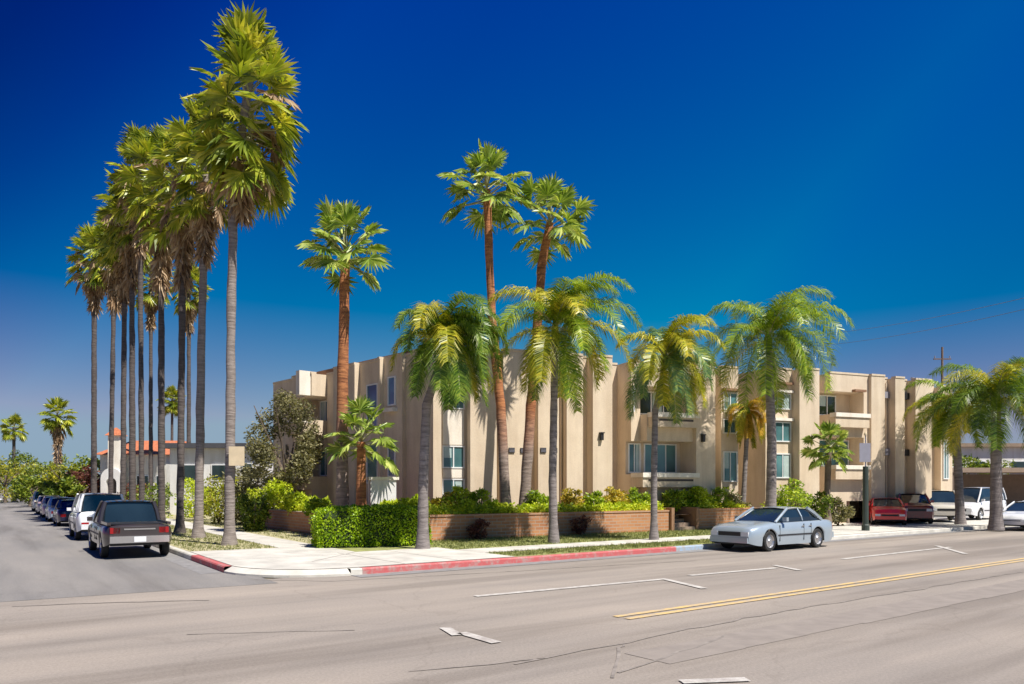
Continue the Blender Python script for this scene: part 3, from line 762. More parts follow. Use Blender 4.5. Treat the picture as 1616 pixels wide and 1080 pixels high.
def queen_palm(label, base, D, top, r0, r1, L, nf, seed, bends=(), leaf='queen_leaf', mix=None, z0=.16, drop=1.0, elo=-15, ehi=75, wind=0, group='feather palms along the main street', ax=None):
    rnd = random.Random(seed)
    bx = px(base, D); root = empty('feather_palm', label, 'palm tree', (bx, D, z0), group=group)
    T = Vector((px(top[0], D) - bx, 0, pz(top[1], D) - z0)); pts = [Vector((0, 0, -.1))]
    for (x, y) in bends: pts.append(Vector((px(x, D) - bx, 0, pz(y, D) - z0)))
    pts.append(T); path = []
    for a, b in zip(pts, pts[1:]):
        n = max(3, int((b - a).length / .4))
        for i in range(n): path.append(a.lerp(b, i / n))
    path.append(T)
    rad = [r0 + (r1 - r0) * max(0, p.z / T.z) + .09 * math.exp(-max(0, p.z) / .3) + (.012 if i % 2 else 0) for i, p in enumerate(path)]
    m = MB(); m.tube(path, rad, 12); m.build('trunk', 'bark_queen', root, smooth=True)
    m = MB(); m.tube([T - Vector((0, 0, .3)), T + Vector((0, 0, .3)), T + Vector((0, 0, .9))], [r1 * 1.05, r1 * 1.2, .04], 10); m.build('crown_shaft', 'queen_leaf', root, smooth=True)
    m = MB()
    for i in range(nf):
        t = i / (nf - 1); el = R(ehi - (ehi - elo) * t) + rnd.uniform(-.15, .15); az = i * 2.39996 + rnd.uniform(-.3, .3)
        Lf = L * rnd.uniform(.82, 1.12)
        h = Vector((math.cos(az), math.sin(az), 0)); h = (h + Vector((wind, 0, 0))).normalized()
        p = T + Vector((0, 0, .35)); e = el; n = 22; rach = [p]
        for k in range(n):
            stp = Lf / n; d = h * math.cos(e) + Vector((0, 0, math.sin(e))); p = p + d * stp; rach.append(p)
            e -= R(drop * (3.6 + 3.2 * k / n)) * (1 if e > R(-75) else 0)
        mi = 1 if (mix and rnd.random() < mix) else 0
        for k in range(n):
            a, b = rach[k], rach[k + 1]; d = (b - a).normalized(); s = d.cross(Vector((0, 0, 1)))
            s = s.normalized() if s.length > .05 else Vector((h.y, -h.x, 0)); u = s.cross(d)
            w = .03 * (1 - k / n) + .006
            m.poly([a - s * w, a + s * w, b + s * w, b - s * w], 2)
            if k < 2: continue
            tt = k / n; ll = (.95 * math.sin(math.pi * min(1, .12 + tt * .85)) ** .6 + .1) * L * .25
            for q in range(6):
                c = a.lerp(b, (q + .3) / 6)
                for sg in (-1, 1):
                    dr = rnd.uniform(.25, .9)
                    v1 = (s * sg * .8 + d * .55 + u * rnd.uniform(-.1, .5)).normalized(); v2 = (v1 + Vector((0, 0, -1.1 * dr - .35))).normalized()
                    lf = ll * rnd.uniform(.75, 1.1); c1 = c + v1 * lf * .45; c2 = c1 + v2 * lf * .6
                    ww = d * .011 * rnd.uniform(.8, 1.4)
                    m.poly([c - ww, c + ww, c1 + ww * 1.3, c1 - ww * 1.3], mi); m.poly([c1 - ww * 1.3, c1 + ww * 1.3, c2], mi)
    m.build('crown', [leaf, 'queen_yellow', 'petiole'], root); return root

queen_palm('feather palm with a dense dark green crown right beside the clipped hedge', 667, 24.6, (700, 558), .17, .12, 2.75, 30, 31, [(668, 760), (673, 640)], 'queen_dark', .25, drop=1.4, elo=-15, ehi=88, wind=.5)
queen_palm('feather palm with the largest yellow tinged crown, its trunk before the wall vents', 874, 27.2, (876, 535), .145, .11, 3.3, 26, 32, [(872, 760)], 'queen_leaf', .45, drop=1.12, elo=-30, ehi=90, wind=.45)
queen_palm('slim feather palm with bluish top fronds before the building balconies', 1032, 28.8, (1048, 580), .12, .10, 2.7, 24, 33, [(1032, 760), (1034, 650)], 'queen_blue', .35, drop=1.2, elo=-25, ehi=88, wind=.5)
queen_palm('tall feather palm rising behind the silver sedan with fronds blown to the right', 1216, 34.5, (1212, 548), .24, .16, 3.9, 26, 34, [(1218, 700)], 'queen_leaf', .1, drop=1.15, elo=-25, ehi=88, wind=.35)
queen_palm('feather palm left of the pair at the right edge, before the white van', 1516, 41.0, (1508, 655), .22, .17, 3.1, 26, 35, (), 'queen_leaf', .3, drop=1.1)
queen_palm('feather palm with a wide dark crown at the right edge of the photo', 1572, 37.5, (1572, 640), .27, .2, 3.9, 30, 36, (), 'queen_dark', .2, drop=.95)
queen_palm('yellowed feather palm in the shaded recess between the two wings', 1172, 38.8, (1180, 660), .12, .1, 1.7, 18, 37, (), 'orange_leaf', .6, z0=.86, elo=-70, drop=1.5)

# clipped hedge
rnd = random.Random(77)
hx, hy = -4.72, 26.0; ha = R(22)
hroot = empty('clipped_hedge', 'dense clipped green hedge with flat top at the street corner', 'hedge', (hx, hy, .16), ha)
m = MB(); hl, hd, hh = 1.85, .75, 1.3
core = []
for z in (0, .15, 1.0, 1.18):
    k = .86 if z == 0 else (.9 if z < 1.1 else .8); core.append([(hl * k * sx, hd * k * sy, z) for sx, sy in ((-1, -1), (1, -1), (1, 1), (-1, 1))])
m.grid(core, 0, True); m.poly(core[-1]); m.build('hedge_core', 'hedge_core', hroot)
m = MB()
for _ in range(15000):
    f = rnd.random(); x = rnd.uniform(-hl, hl); y = rnd.uniform(-hd, hd); z = rnd.uniform(.03, hh)
    if f < .34: z = hh * rnd.uniform(.9, 1.0)
    elif f < .72: y = -hd * rnd.uniform(.88, 1)
    elif f < .78: y = hd * rnd.uniform(.88, 1)
    else: x = math.copysign(hl * rnd.uniform(.92, 1), x)
    k = 1 - .22 * max(0, (z - hh * .72) / (hh * .28)) ** 2.2; lump = 1 + .05 * math.sin(x * 4.1 + z * 3) * math.cos(y * 5 + x * 2.3)
    ex = (abs(x) / hl) ** 4; p = Vector((x * (k * .5 + .5) * lump, y * k * lump * (1 - .12 * ex), z * lump * (1 - .06 * ex)))
    a = Vector((rnd.gauss(0, 1), rnd.gauss(0, 1), rnd.gauss(.3, 1))).normalized(); b = a.cross(Vector((rnd.gauss(0, 1), rnd.gauss(0, 1), rnd.gauss(0, 1)))).normalized()
    s = .075 * rnd.uniform(.7, 1.3); m.poly([p, p + a * s * .5 + b * s * .35, p + a * s, p + a * s * .5 - b * s * .35])
m.build('foliage', 'hedge_leaf', hroot)

# planting in the raised bed: low cover (stuff) and single shrubs
rnd = random.Random(9); m = MB()
for i in range(280):
    t = rnd.uniform(2.2, gE - .3); o = rnd.uniform(.25, 1.0)
    if g0 - .1 < t < g1 + .1: continue
    q = W0 + wd * t - dn * o; hgt = rnd.uniform(.22, .5)
    leafcloud(m, rnd, (q.x, q.y, .9 + hgt * .5), (.38, .38, hgt * .75), 130, .13, 0)
setp(m.build('ground_cover', 'lime_leaf'), 'bright lime ground cover spilling over the top of the brick wall', 'ground cover', kind='stuff')
SG = 'shrubs in the raised bed along the building'
cols_ = ['lime green', 'golden yellow', 'deep green', 'mid green', 'orange tinged']
sh = [(700, 'warm_leaf', 'orange tinged rounded shrub right of the hedge beside the dark crowned palm trunk', .5), (722, 'lime_leaf', 'lime green shrub under the corner window stack', .6), (758, 'shrub_leaf', 'dense green shrub left of the crossing palm trunks', .6),
      (845, 'shrub_leaf', 'dense green shrub right of the crossing palm trunks', .55), (905, 'warm_leaf', 'golden yellow shrub right of the slim grey trunk before the vents', .55), (938, 'shrub_leaf', 'mid green shrub under the plain wall left of the balconies', .5),
      (968, 'warm_leaf', 'golden yellow shrub at the left end of the balcony bay', .6), (1005, 'shrub_leaf', 'mid green shrub under the left half of the lower balcony', .55), (1062, 'shrub_leaf', 'dense green shrub behind the entry steps', .6),
      (1098, 'lime_leaf', 'lime green shrub right of the entry steps', .65), (1135, 'shrub_leaf', 'mid green shrub above the nose of the silver sedan', .65), (780, 'lime_leaf', 'low lime shrub at the foot of the leaning palms', .35)]
for i, (x, mt, lb, r) in enumerate(sh):
    t = on_wall(x); q = W0 + wd * t - dn * 1.7
    D = q.y; shrub(px(x, D), D, .86, r * 1.15, lb, mt, 1300, .14, i + 40, group=SG, h=r * 2.0)
LG = 'shrubs beside the side street'
for i, (x, D, z, r, h, mt, lb) in enumerate([(385, 40, .16, 1.2, 2.6, 'dull_leaf', 'dark dull green shrub left of the planter behind the palms'), (430, 37.5, .86, 1.1, 1.6, 'lime_leaf', 'large lime green shrub at the left end of the planter'), (470, 34.5, .86, .75, 1.0, 'lime_leaf', 'lime shrub beside the small hedge clump left of the red palm trunk'),
      (500, 32.5, .86, .6, .8, 'shrub_leaf', 'green shrub just left of the lone red palm trunk'), (345, 42, .16, 1.4, 2.4, 'tree_yellow', 'yellow green shrub between the two nearest pale trunks'), (308, 46, .16, 1.6, 2.6, 'lime_leaf', 'bright shrub under the white house beside the second pale trunk'),
      (400, 34.5, .16, .75, 1.7, 'tree_leaf', 'low dark bush in front of the end of the planter wall'), (445, 42, .86, 1.1, 2.0, 'dull_leaf', 'grey green shrub below the shaded balconies'), (650, 28.5, .86, .6, .9, 'lime_leaf', 'lime shrub between the white pillar and the dark crowned palm'),
      (610, 29.0, .86, .6, .7, 'lime_leaf', 'low lime shrub behind the clipped hedge before the white pillar'), (235, 48, .16, 1.6, 2.0, 'tree_leaf', 'green shrub behind the dark trunks beside the parked pickup'), (205, 52, .16, 1.2, 2.2, 'red_leaf', 'reddish brown shrub behind the parked white wagon')]):
    shrub(px(x, D), D, z, r, lb, mt, 1500, .17, i + 70, group=LG, h=h)
RG = 'shrubs before the right wing'
for i, (x, D, z, r, h, mt, lb) in enumerate([(1252, 37.5, .16, 1.0, 2.4, 'shrub_leaf', 'tall green shrub right of the trunk behind the silver sedan'), (1283, 38.5, .16, .9, 1.7, 'tree_leaf', 'dark green shrub behind the rear of the silver sedan'), (1232, 37.0, .16, .8, 1.3, 'lime_leaf', 'lime shrub above the rear roof of the silver sedan'), (1322, 39.5, .16, .7, 1.4, 'dull_leaf', 'dark dull shrub left of the green post'), (1160, 38.5, .5, .6, 1.2, 'dull_leaf', 'dull shrub at the recess between the wings')]):
    shrub(px(x, D), D, z, r, lb, mt, 1300, .16, i + 90, group=RG, h=h)
for i, (x, y, lb) in enumerate([(745, 862, 'small dark red bush against the brick wall left of the grey trunk'), (903, 858, 'small brown bush against the brick wall right of the grey trunk')]):
    t = on_wall(x); q = W0 + wd * t + dn * .55
    shrub(q.x, q.y, .16, .38, lb, 'red_leaf', 700, .10, i + 120, name='small_bush', cat='bush', group='small bushes at the foot of the brick wall', h=.85)
tree(px(452, 39.5), 39.5, .16, 6.9, 2.0, 'grey green open crowned tree at the left end of the apartment building', 'dull_leaf', 9000, .17, 1, trunk_r=.13, ch=2.7)
tree(px(395, 52), 52, .16, 3.8, 1.5, 'small grey tree before the white flat roofed house', 'dull_leaf', 2200, .2, 2, trunk_r=.1, ch=1.5)
TG = 'street trees at the far end of the side street'
for i, (x, D, h, r, mt, lb) in enumerate([(8, 105, 7.2, 3.6, 'tree_yellow', 'yellow green tree at the left edge of the photo'), (34, 112, 8.4, 2.6, 'tree_leaf', 'dark green tree below the smallest far palm'), (62, 100, 6.4, 3.2, 'tree_yellow', 'yellowish tree between the two far palms'), (88, 92, 6.4, 3.0, 'tree_leaf', 'green tree at the foot of the shaggy far palm'),
      (112, 82, 5.6, 2.7, 'tree_yellow', 'yellow green tree right of the shaggy far palm'), (130, 70, 4.4, 2.0, 'red_leaf', 'dark reddish tree above the white wagon'), (150, 74, 5.9, 2.3, 'tree_leaf', 'green tree behind the leftmost palm trunk of the row'), (48, 84, 3.8, 2.0, 'tree_leaf', 'low dark tree above the farthest parked cars'),
      (100, 68, 3.4, 1.8, 'tree_leaf', 'low green bushy tree behind the dark parked sedan'), (-25, 120, 8, 4.5, 'tree_yellow', 'broad tree at the very left edge across the side street'), (258, 70, 3.8, 2.6, 'tree_leaf', 'green tree between the red roofed house and the white house')]):
    tree(px(x, D), D, .1, h * .86, r, lb, mt, 2600, .34, 10 + i, TG, ch=h * .42)
tree(px(1515, 70), 70, 0, 5.2, 3.5, 'dark tree behind the white van before the white block', 'tree_leaf', 2600, .34, 31, trunk_r=.2)

# ------------------------------------------------------------------ other buildings
def simple_house(name, label, x0, x1, D, depth, ztop, wm, rm, rz=0, eave=.5, pitched=0, wins=(), door=None):
    X0, X1 = px(x0, D), px(x1, D); w = X1 - X0
    root = empty(name, label, 'house', (X0, D, 0), rz)
    m = MB(); m.box(0, w, 0, depth, 0, ztop); m.build('wall', wm, root)
    m = MB()
    if pitched:
        e = eave; m.hexa([(-e, -e, ztop), (w + e, -e, ztop), (w + e, depth + e, ztop), (-e, depth + e, ztop), (w * .1, depth * .45, ztop + pitched), (w * .9, depth * .45, ztop + pitched), (w * .9, depth * .55, ztop + pitched), (w * .1, depth * .55, ztop + pitched)])
    else: m.box(-eave, w + eave, -eave, depth + eave, ztop, ztop + .35)
    m.build('roof', rm, root)
    for (a, b, c, d) in wins:
        f = MB(); f.box(a, b, -.06, -.002, c, d); o = f.build('window', 'white_metal', root)
        f = MB(); f.box(a + .08, b - .08, -.08, -.062, c + .08, d - .08); f.build('pane', 'window_dark', o)
    if door:
        f = MB(); f.box(door[0], door[1], -.07, -.002, .1, door[2]); f.build('door', 'door_dark', root)
    return root
simple_house('flat_roofed_house', 'white house with dark flat roof behind the two nearest palm trunks', 268, 408, 56, 12, 4.95, 'white_wall', 'roof_dark', wins=[(.8, 2.0, 2.6, 3.8), (3.0, 4.4, 2.6, 3.8), (5.2, 6.0, 2.2, 3.9)], door=(2.2, 2.9, 2.2))
hs = simple_house('tile_roofed_house', 'cream house with orange tiled roof and small tower left of the dark trunks', 158, 262, 68, 10, 5.0, 'pale_wall', 'roof_tile', eave=.4, pitched=1.5, wins=[(3.2, 4.3, 1.6, 3.2), (4.9, 5.6, 1.6, 3.2)])
m = MB(); m.box(1.35, 2.35, -1.3, -.42, 0, 6.6); m.build('tower', 'cream_trim', hs)
m = MB(); m.hexa([(1.15, -1.5, 6.6), (2.55, -1.5, 6.6), (2.55, -.2, 6.6), (1.15, -.2, 6.6), (1.8, -.9, 7.3), (1.9, -.9, 7.3), (1.9, -.8, 7.3), (1.8, -.8, 7.3)]); m.build('tower_roof', 'roof_tile', hs)
m = MB()       # round-headed white porch
pts_o = [(1.05, .1), (1.05, 2.9)] + [(1.95 + .9 * math.cos(a), 2.9 + .9 * math.sin(a)) for a in [math.pi - math.pi * k / 10 for k in range(11)]] + [(2.85, 2.9), (2.85, .1)]
pts_i = [(1.5, .1), (1.5, 2.5)] + [(1.95 + .45 * math.cos(a), 2.5 + .45 * math.sin(a)) for a in [math.pi - math.pi * k / 10 for k in range(11)]] + [(2.4, 2.5), (2.4, .1)]
rows = [[(a, -1.9, b) for a, b in pts_i], [(a, -1.9, b) for a, b in pts_o], [(a, -1.32, b) for a, b in pts_o]]
m.grid(rows); m.grid([[(a, -1.32, b) for a, b in pts_i], [(a, -1.9, b) for a, b in pts_i]]); m.build('porch_arch', 'white_wall', hs)
m = MB(); m.box(1.45, 2.45, -1.31, -1.302, .1, 3); m.build('door', 'door_dark', hs)
simple_house('white_block', 'white walled block behind the feather palms at the right edge', 1500, 1720, 78, 14, 6.2, 'white_wall', 'soffit', wins=[(2, 3.5, 3.6, 4.8), (6, 7.5, 3.6, 4.8)])
cp = empty('carport', 'low brown roofed carport behind the cars at the right edge', 'carport', (px(1500, 58), 58, 0))
m = MB(); m.box(0, 11, 0, 5, 3.25, 3.6); m.build('roof', 'soffit', cp)
for k in range(4): m = MB(); m.box(.2 + k * 3.4, .4 + k * 3.4, .1, .3, 0, 3.24); m.build('post', 'wood_pole', cp)
m = MB(); m.box(0, 11, 4.7, 4.9, 0, 3.2); m.build('back_wall', 'soffit', cp)
# gable-like orange tiled top right
simple_house('orange_roofed_house', 'house with orange tiled roof peeping out at the right edge behind the palm', 1582, 1700, 95, 10, 6.2, 'white_wall', 'roof_tile', pitched=1.2)

# white entry pillar
pD = 30.5; pr = empty('entry_pillar', 'white stucco entry pillar with flat cap beside the young fan palm', 'pillar', (px(603, pD), pD, .86), R(20))
m = MB(); m.box(-.5, .5, -.3, .3, 0, 1.55); m.build('pillar_body', 'white_wall', pr)
m = MB(); m.box(-.58, .6, -.36, .36, 1.55, 1.66); m.build('cap', 'cream_trim', pr)
m = MB(); m.box(-.22, .16, -.315, -.302, .25, .6); m.build('vent', 'black_plastic', pr)
# board on the nearest palm
bd = MB(); q = Vector((px(373, 25.9), 25.9)); bd.box(-.25, .25, -.02, .02, -.32, .32)
o = bd.build('tan_board', 'tan_board'); o.location = (q.x, 25.93, pz(720, 25.9)); o.rotation_euler = (0, 0, R(6))
setp(o, 'square tan board fixed to the trunk of the nearest tall palm', 'board')
# green post with sign
pD = 35.0; pp = empty('sign_post', 'dark green post with a grey sign plate on the pavement right of the silver sedan', 'post', (px(1366, pD), pD, .16))
m = MB(); m.tube([(0, 0, 0), (0, 0, .25), (0, 0, .3), (0, 0, 2.9)], [.17, .17, .13, .12], 12); m.build('pole', 'post_green', pp, smooth=False)
m = MB(); m.tube([(0, 0, 2.9), (0, 0, 4.3)], [.035, .03], 8); m.build('upper_pole', 'grey_metal', pp)
m = MB(); m.box(-.3, .2, -.06, -.04, 3.1, 3.95); m.build('sign_plate', 'grey_metal', pp)
m = MB(); m.tube([(0, 0, 4.3), (0, 0, 4.38), (0, 0, 4.5)], [.07, .07, .01], 8); m.build('finial', 'tan_board', pp)
# utility pole and wires
uD = 62; ux = px(1487, uD)
up = empty('utility_pole', 'wooden utility pole with crossarm behind the right end of the building', 'utility pole', (ux, uD, 0))
ph = pz(548, uD)
m = MB(); m.tube([(0, 0, 0), (0, 0, ph)], [.13, .08], 10); m.build('pole', 'wood_pole', up)
m = MB(); m.box(-.7, .7, -.05, .05, ph - 1.0, ph - .91); m.build('crossarm', 'wood_pole', up)
for k in (-.6, .6): m = MB(); m.tube([(k, 0, ph - .88), (k, 0, ph - .7)], .04, 8); m.build('insulator', 'grey_metal', up)
for k, (ya, yb, lb) in enumerate([(512, 470, 'upper overhead wire crossing the sky at the right edge'), (530, 488, 'lower overhead wire crossing the sky at the right edge')]):
    A = Vector((px(1290, 60), 60, pz(ya + 16, 60))); B = Vector((px(1660, 36), 36, pz(yb - 10, 36))); path = []
    for i in range(25):
        t = i / 24; p = A.lerp(B, t); p.z -= 1.1 * t * (1 - t); path.append(p)
    m = MB(); m.tube(path, .014, 5); setp(m.build('overhead_wire', 'wire'), lb, 'wire', group='overhead wires')

# ------------------------------------------------------------------ cars
def ip(prof, x):
    for (a, b), (c, d) in zip(prof, prof[1:]):
        if a <= x <= c:
            t = (x - a) / (c - a); t2 = t * t * (3 - 2 * t) * .5 + t * .5; return b + (d - b) * t2
    return prof[0][1] if x < prof[0][0] else prof[-1][1]
def car(name, label, cat, paint, loc, head, L=4.7, W=1.78, prof=None, cab=None, wr=.33, wb=2.75, low=.2, bed=None, group=None, z=0.004, rimm='rim', two_box=False):
    root = empty(name, label, cat, (loc[0], loc[1], z), head, group)
    h = L / 2; w = W / 2; xf = h - (L - wb) * .46; xr = xf - wb; AR = wr * 1.22
    bm_ = MB(); xs = [-h + L * i / 90 for i in range(91)]; rows = []
    for x in xs:
        e = max(0, (abs(x) - (h - .55)) / .55); ww = w * (1 - .16 * e ** 2.4); zt = ip(prof, x)
        zb = low + .10 * e ** 2
        for c in (xf, xr):
            if abs(x - c) < AR: zb = max(zb, wr + math.sqrt(AR * AR - (x - c) ** 2) * .98)
        zt2 = max(zt, zb + .08); hh = zt2 - low
        half = [(0, zt2 + .02), (ww * .6, zt2 + .012), (ww * .88, zt2 - .02), (ww * .97, zt2 - .09), (ww, max(zb + .03, low + hh * .62)), (ww * 1.0, max(zb + .02, low + hh * .42)), (ww * .965, zb)]
        rows.append([(x, y, q) for y, q in half[::-1]] + [(x, -y, q) for y, q in half[1:]])
    bm_.grid(rows, 0, flip=False)
    bm_.poly(rows[0]); bm_.poly(rows[-1][::-1])
    body = bm_.build('body', paint, root, smooth=True)
    md = body.modifiers.new('split', 'EDGE_SPLIT'); md.split_angle = R(62)
    # dark underbody
    m = MB(); m.box(-h + .25, h - .25, -w * .78, w * .78, low + .02, low + .32); m.build('underbody', 'black_plastic', root)
    x0, x1, x2, x3, zr = cab
    zb0, zb1 = ip(prof, x0), ip(prof, x3); zb = lambda x: ip(prof, x)
    g = MB(); wb_ = w * .9; wt = w * .70
    n = 12; rows = []
    for i in range(n + 1):
        x = x0 + (x3 - x0) * i / n
    sta = [(x0, 0), (x1, 1)] + [(x1 + (x2 - x1) * k / 4, 1) for k in (1, 2, 3)] + [(x2, 1), (x3, 0)]
    for (x, tp) in sta:
        zz = zb(x) - .02
        if tp: rows.append([(x, wb_, zz), (x, wb_ * .97, zz + (zr - zz) * .3), (x, wt, zr - .05), (x, 0, zr - .03), (x, -wt, zr - .05), (x, -wb_ * .97, zz + (zr - zz) * .3), (x, -wb_, zz)])
        else: rows.append([(x, wb_, zz), (x, wb_ * .96, zz + .012), (x, wt * 1.08, zz + .03), (x, 0, zz + .035), (x, -wt * 1.08, zz + .03), (x, -wb_ * .96, zz + .012), (x, -wb_, zz)])
    g.grid(rows, 0, flip=True)
    if two_box: pass
    win = g.build('windows', 'car_glass', root)
    # roof skin and pillars
    m = MB(); rr = []
    for i in range(9):
        t = i / 8; x = x1 - .05 + (x2 - x1 + .1) * t; zc = zr + .035 * math.sin(math.pi * t) - .01
        rr.append([(x, wt * 1.05 * math.cos(R(a)) / math.cos(R(0)), zc - .045 + .045 * math.sin(R(a))) for a in (0, 30, 60, 90, 120, 150, 180)])
    m.grid(rr, 0); m.grid([[(p[0], p[1], p[2] - .03) for p in r] for r in rr], 0, flip=True)
    m.build('roof', paint, root, smooth=True)
    for sg in (-1, 1):
        for (xa, xb, wd_) in ((x3, x2, .045), (x0, x1, .07 if not two_box else .05)):
            m = MB(); m.tube([(xa, sg * wb_ * .985, zb(xa)), ((xa + xb) / 2, sg * (wb_ + wt) / 2 * 1.03, (zb(xa) + zr) / 2), (xb, sg * wt * 1.04, zr - .03)], wd_, 6); m.build('window_pillar', paint, root)
        xm = (x1 + x2) / 2 - .05
        for q in ([xm] if not two_box else [xm, x1 + .35]):
            m = MB(); m.tube([(q - .03, sg * wb_ * 1.0, zb(q)), (q, sg * wb_ * .975, zb(q) + (zr - zb(q)) * .3), (q + .02, sg * wt * 1.02, zr - .04)], .035, 6); m.build('window_pillar', paint, root)
    if name in ('silver_sedan', 'pickup_truck', 'white_wagon', 'white_sedan'):
        for sg in (-1, 1):
            for q in (x3 - .12, (x1 + x2) / 2 - .05, max(x1 - .05, xr + AR + .05)):
                y0, y1 = sorted((sg * w * .985, sg * (w + .004))); m = MB(); m.box(q - .008, q + .008, y0, y1, low + .12, zb(q) - .1); m.build('door_seam', 'black_plastic', root)
    # wheels
    for c in (xf, xr):
        for sg in (-1, 1):
            m = MB(); yo = sg * (w * .985); yi = sg * (w * .985 - .2); rws = []
            for (yy, q) in ((yi, wr * .6), (yi, wr * .94), (yi + sg * .03, wr), (yo - sg * .03, wr), (yo, wr * .94), (yo, wr * .66)):
                rws.append([(c + q * math.cos(2 * math.pi * k / 20), yy, wr + q * math.sin(2 * math.pi * k / 20)) for k in range(20)])
            m.grid(rws, 0, True); t_ = m.build('wheel', 'tyre', root, smooth=False)
            m = MB(); rws = []
            for (yy, q) in ((yo - sg * .005, wr * .67), (yo - sg * .045, wr * .6), (yo - sg * .03, wr * .25), (yo - sg * .0, wr * .16), (yo, .001)):
                rws.append([(c + q * math.cos(2 * math.pi * k / 20), yy, wr + q * math.sin(2 * math.pi * k / 20)) for k in range(20)])
            m.grid(rws, 0, True); m.build('rim', rimm, t_)
    # lights, bumpers, plates
    def bx(nm, mt, a, b, c, d, e, f): m = MB(); m.box(a, b, c, d, e, f); return m.build(nm, mt, root)
    zf = ip(prof, h - .02); zre = ip(prof, -h + .02)
    for sg in (-1, 1):
        y0, y1 = sorted((sg * w * .52, sg * w * .82)); bx('headlight', 'lamp_glass', h - .2, h + .012, y0, y1, zf - .2, zf - .06)
        y0, y1 = sorted((sg * w * .55, sg * w * .83)); bx('taillight', 'tail_red', -h - .015, -h + .2, y0, y1, zre - .24, zre - .07)
        y0, y1 = sorted((sg * w * .97, sg * (w * .97 + .16))); xm = x3 - .35; bx('mirror', paint, xm - .06, xm + .06, y0, y1, zb(xm) + .02, zb(xm) + .15)
    bx('grille', 'black_plastic', h - .1, h + .008, -w * .48, w * .48, zf - .2, zf - .07)
    bp = 'black_plastic' if paint in ('paint_dark_taupe_',) else ('chrome' if bed else paint)
    bx('bumper', bp, -h - .08, -h + .12, -w * .84, w * .84, low + .12, low + .32); bx('bumper', bp, h - .12, h + .06, -w * .82, w * .82, low + .1, low + .27)
    bx('number_plate', 'plate', -h - .1, -h - .081, -.16, .16, low + .33 if not bed else low + .15, low + .48 if not bed else low + .3)
    for sg in (-1, 1):
        m = MB(); y = sg * (w * 1.004)
        for q in (x1 + .1, (x1 + x2) / 2 - .06):
            y0, y1 = sorted((y, y + sg * .015)); m.box(q - .0, q + .16, y0, y1, zb(q) - .2, zb(q) - .17)
        m.build('door_handles', 'chrome', root)
        m = MB(); y0, y1 = sorted((sg * w * .992, sg * (w + .012))); m.box(xr + AR + .02, xf - AR - .02, y0, y1, low + .30, low + .345); m.build('side_trim', 'black_plastic', root)
    return root
SED = [(-2.45, .66), (-2.4, .86), (-2.2, .93), (-1.4, .97), (-1.0, .96), (.75, .93), (1.2, .91), (2.0, .80), (2.32, .70), (2.45, .56)]
SCAB = (-1.72, -.98, .2, 1.2, 1.40)
def sc(p, k): return [(x * k, z) for x, z in p]
HATCH = [(-1.95, .7), (-1.9, .95), (-1.7, 1.0), (0, .97), (.9, .96), (1.2, .94), (1.75, .82), (1.95, .62)]
SUVP = [(-2.3, .8), (-2.27, 1.1), (-2.2, 1.15), (0, 1.12), (1.1, 1.1), (1.4, 1.08), (2.1, .98), (2.28, .85), (2.3, .7)]
SUVC = (-2.2, -2.0, .55, 1.25, 1.78)
VANP = [(-2.4, .8), (-2.38, 1.15), (-2.3, 1.2), (1.0, 1.15), (1.5, 1.1), (2.2, .95), (2.4, .72)]
VANC = (-2.3, -2.15, .9, 1.75, 1.95)
SIL = [(-2.45, .70), (-2.42, .86), (-2.3, .95), (-1.5, .98), (-1.0, .97), (.75, .95), (1.2, .94), (1.95, .87), (2.3, .80), (2.42, .74), (2.45, .64)]
# main street: silver sedan, nose to the left
def along_R(s, o): q = K + uR * s - nR * o; return (q.x, q.y)
cs = par(1212, 871)[0] + 1.55
car('silver_sedan', 'silver blue four door sedan parked at the kerb of the main street', 'car', 'paint_silver', along_R(cs, 1.0), STR + math.pi, 4.9, 1.82, SIL, (-1.62, -.98, .22, 1.08, 1.41), .33, 2.8, .19, z=.012)
ws = par(1616, 838)[0]
q = Vector(gp(1640, 838)); q = q + uR * 1.2 + nR * .8
car('white_sedan', 'white sedan cut off by the right edge of the photo', 'car', 'paint_white', (q.x, q.y), STR + math.pi, 4.9, 1.8, SED, SCAB, .33, 2.8, .2, z=.012)
# cars nose-out in the forecourt of the right wing
NC = math.atan2(-.93, -.34)
PKG = 'vehicles parked before the right wing'
def yard(x, D): return (px(x, D), D)
car('red_hatchback', 'bright red hatchback parked nosing out right of the green post', 'car', 'paint_red', yard(1398, 41.6), NC, 3.9, 1.68, HATCH, (-1.75, -1.35, .1, 1.0, 1.38), .3, 2.45, .2, group=PKG, z=.17)
car('maroon_wagon', 'maroon tall car parked between the red hatchback and the beige one', 'car', 'paint_maroon', yard(1438, 43.4), NC, 4.5, 1.74, SUVP, (-2.1, -1.9, .5, 1.2, 1.62), .34, 2.6, .22, group=PKG, z=.17, two_box=True)
car('beige_wagon', 'beige off-road wagon parked between the maroon car and the white van', 'car', 'paint_beige', yard(1482, 45.0), NC, 4.6, 1.8, SUVP, SUVC, .38, 2.65, .3, group=PKG, z=.17, two_box=True)
car('white_van', 'white van with dark windows parked behind the left trunk of the right hand palms', 'van', 'paint_white', yard(1540, 47.8), STR + math.pi, 4.8, 1.85, VANP, VANC, .34, 2.9, .25, group=PKG, z=.17, two_box=True)
# side street: parked facing away
def along_L(t, o): q = K + uL * t - nL * o; return (q.x, q.y)
SSG = 'cars parked along the kerb of the side street'
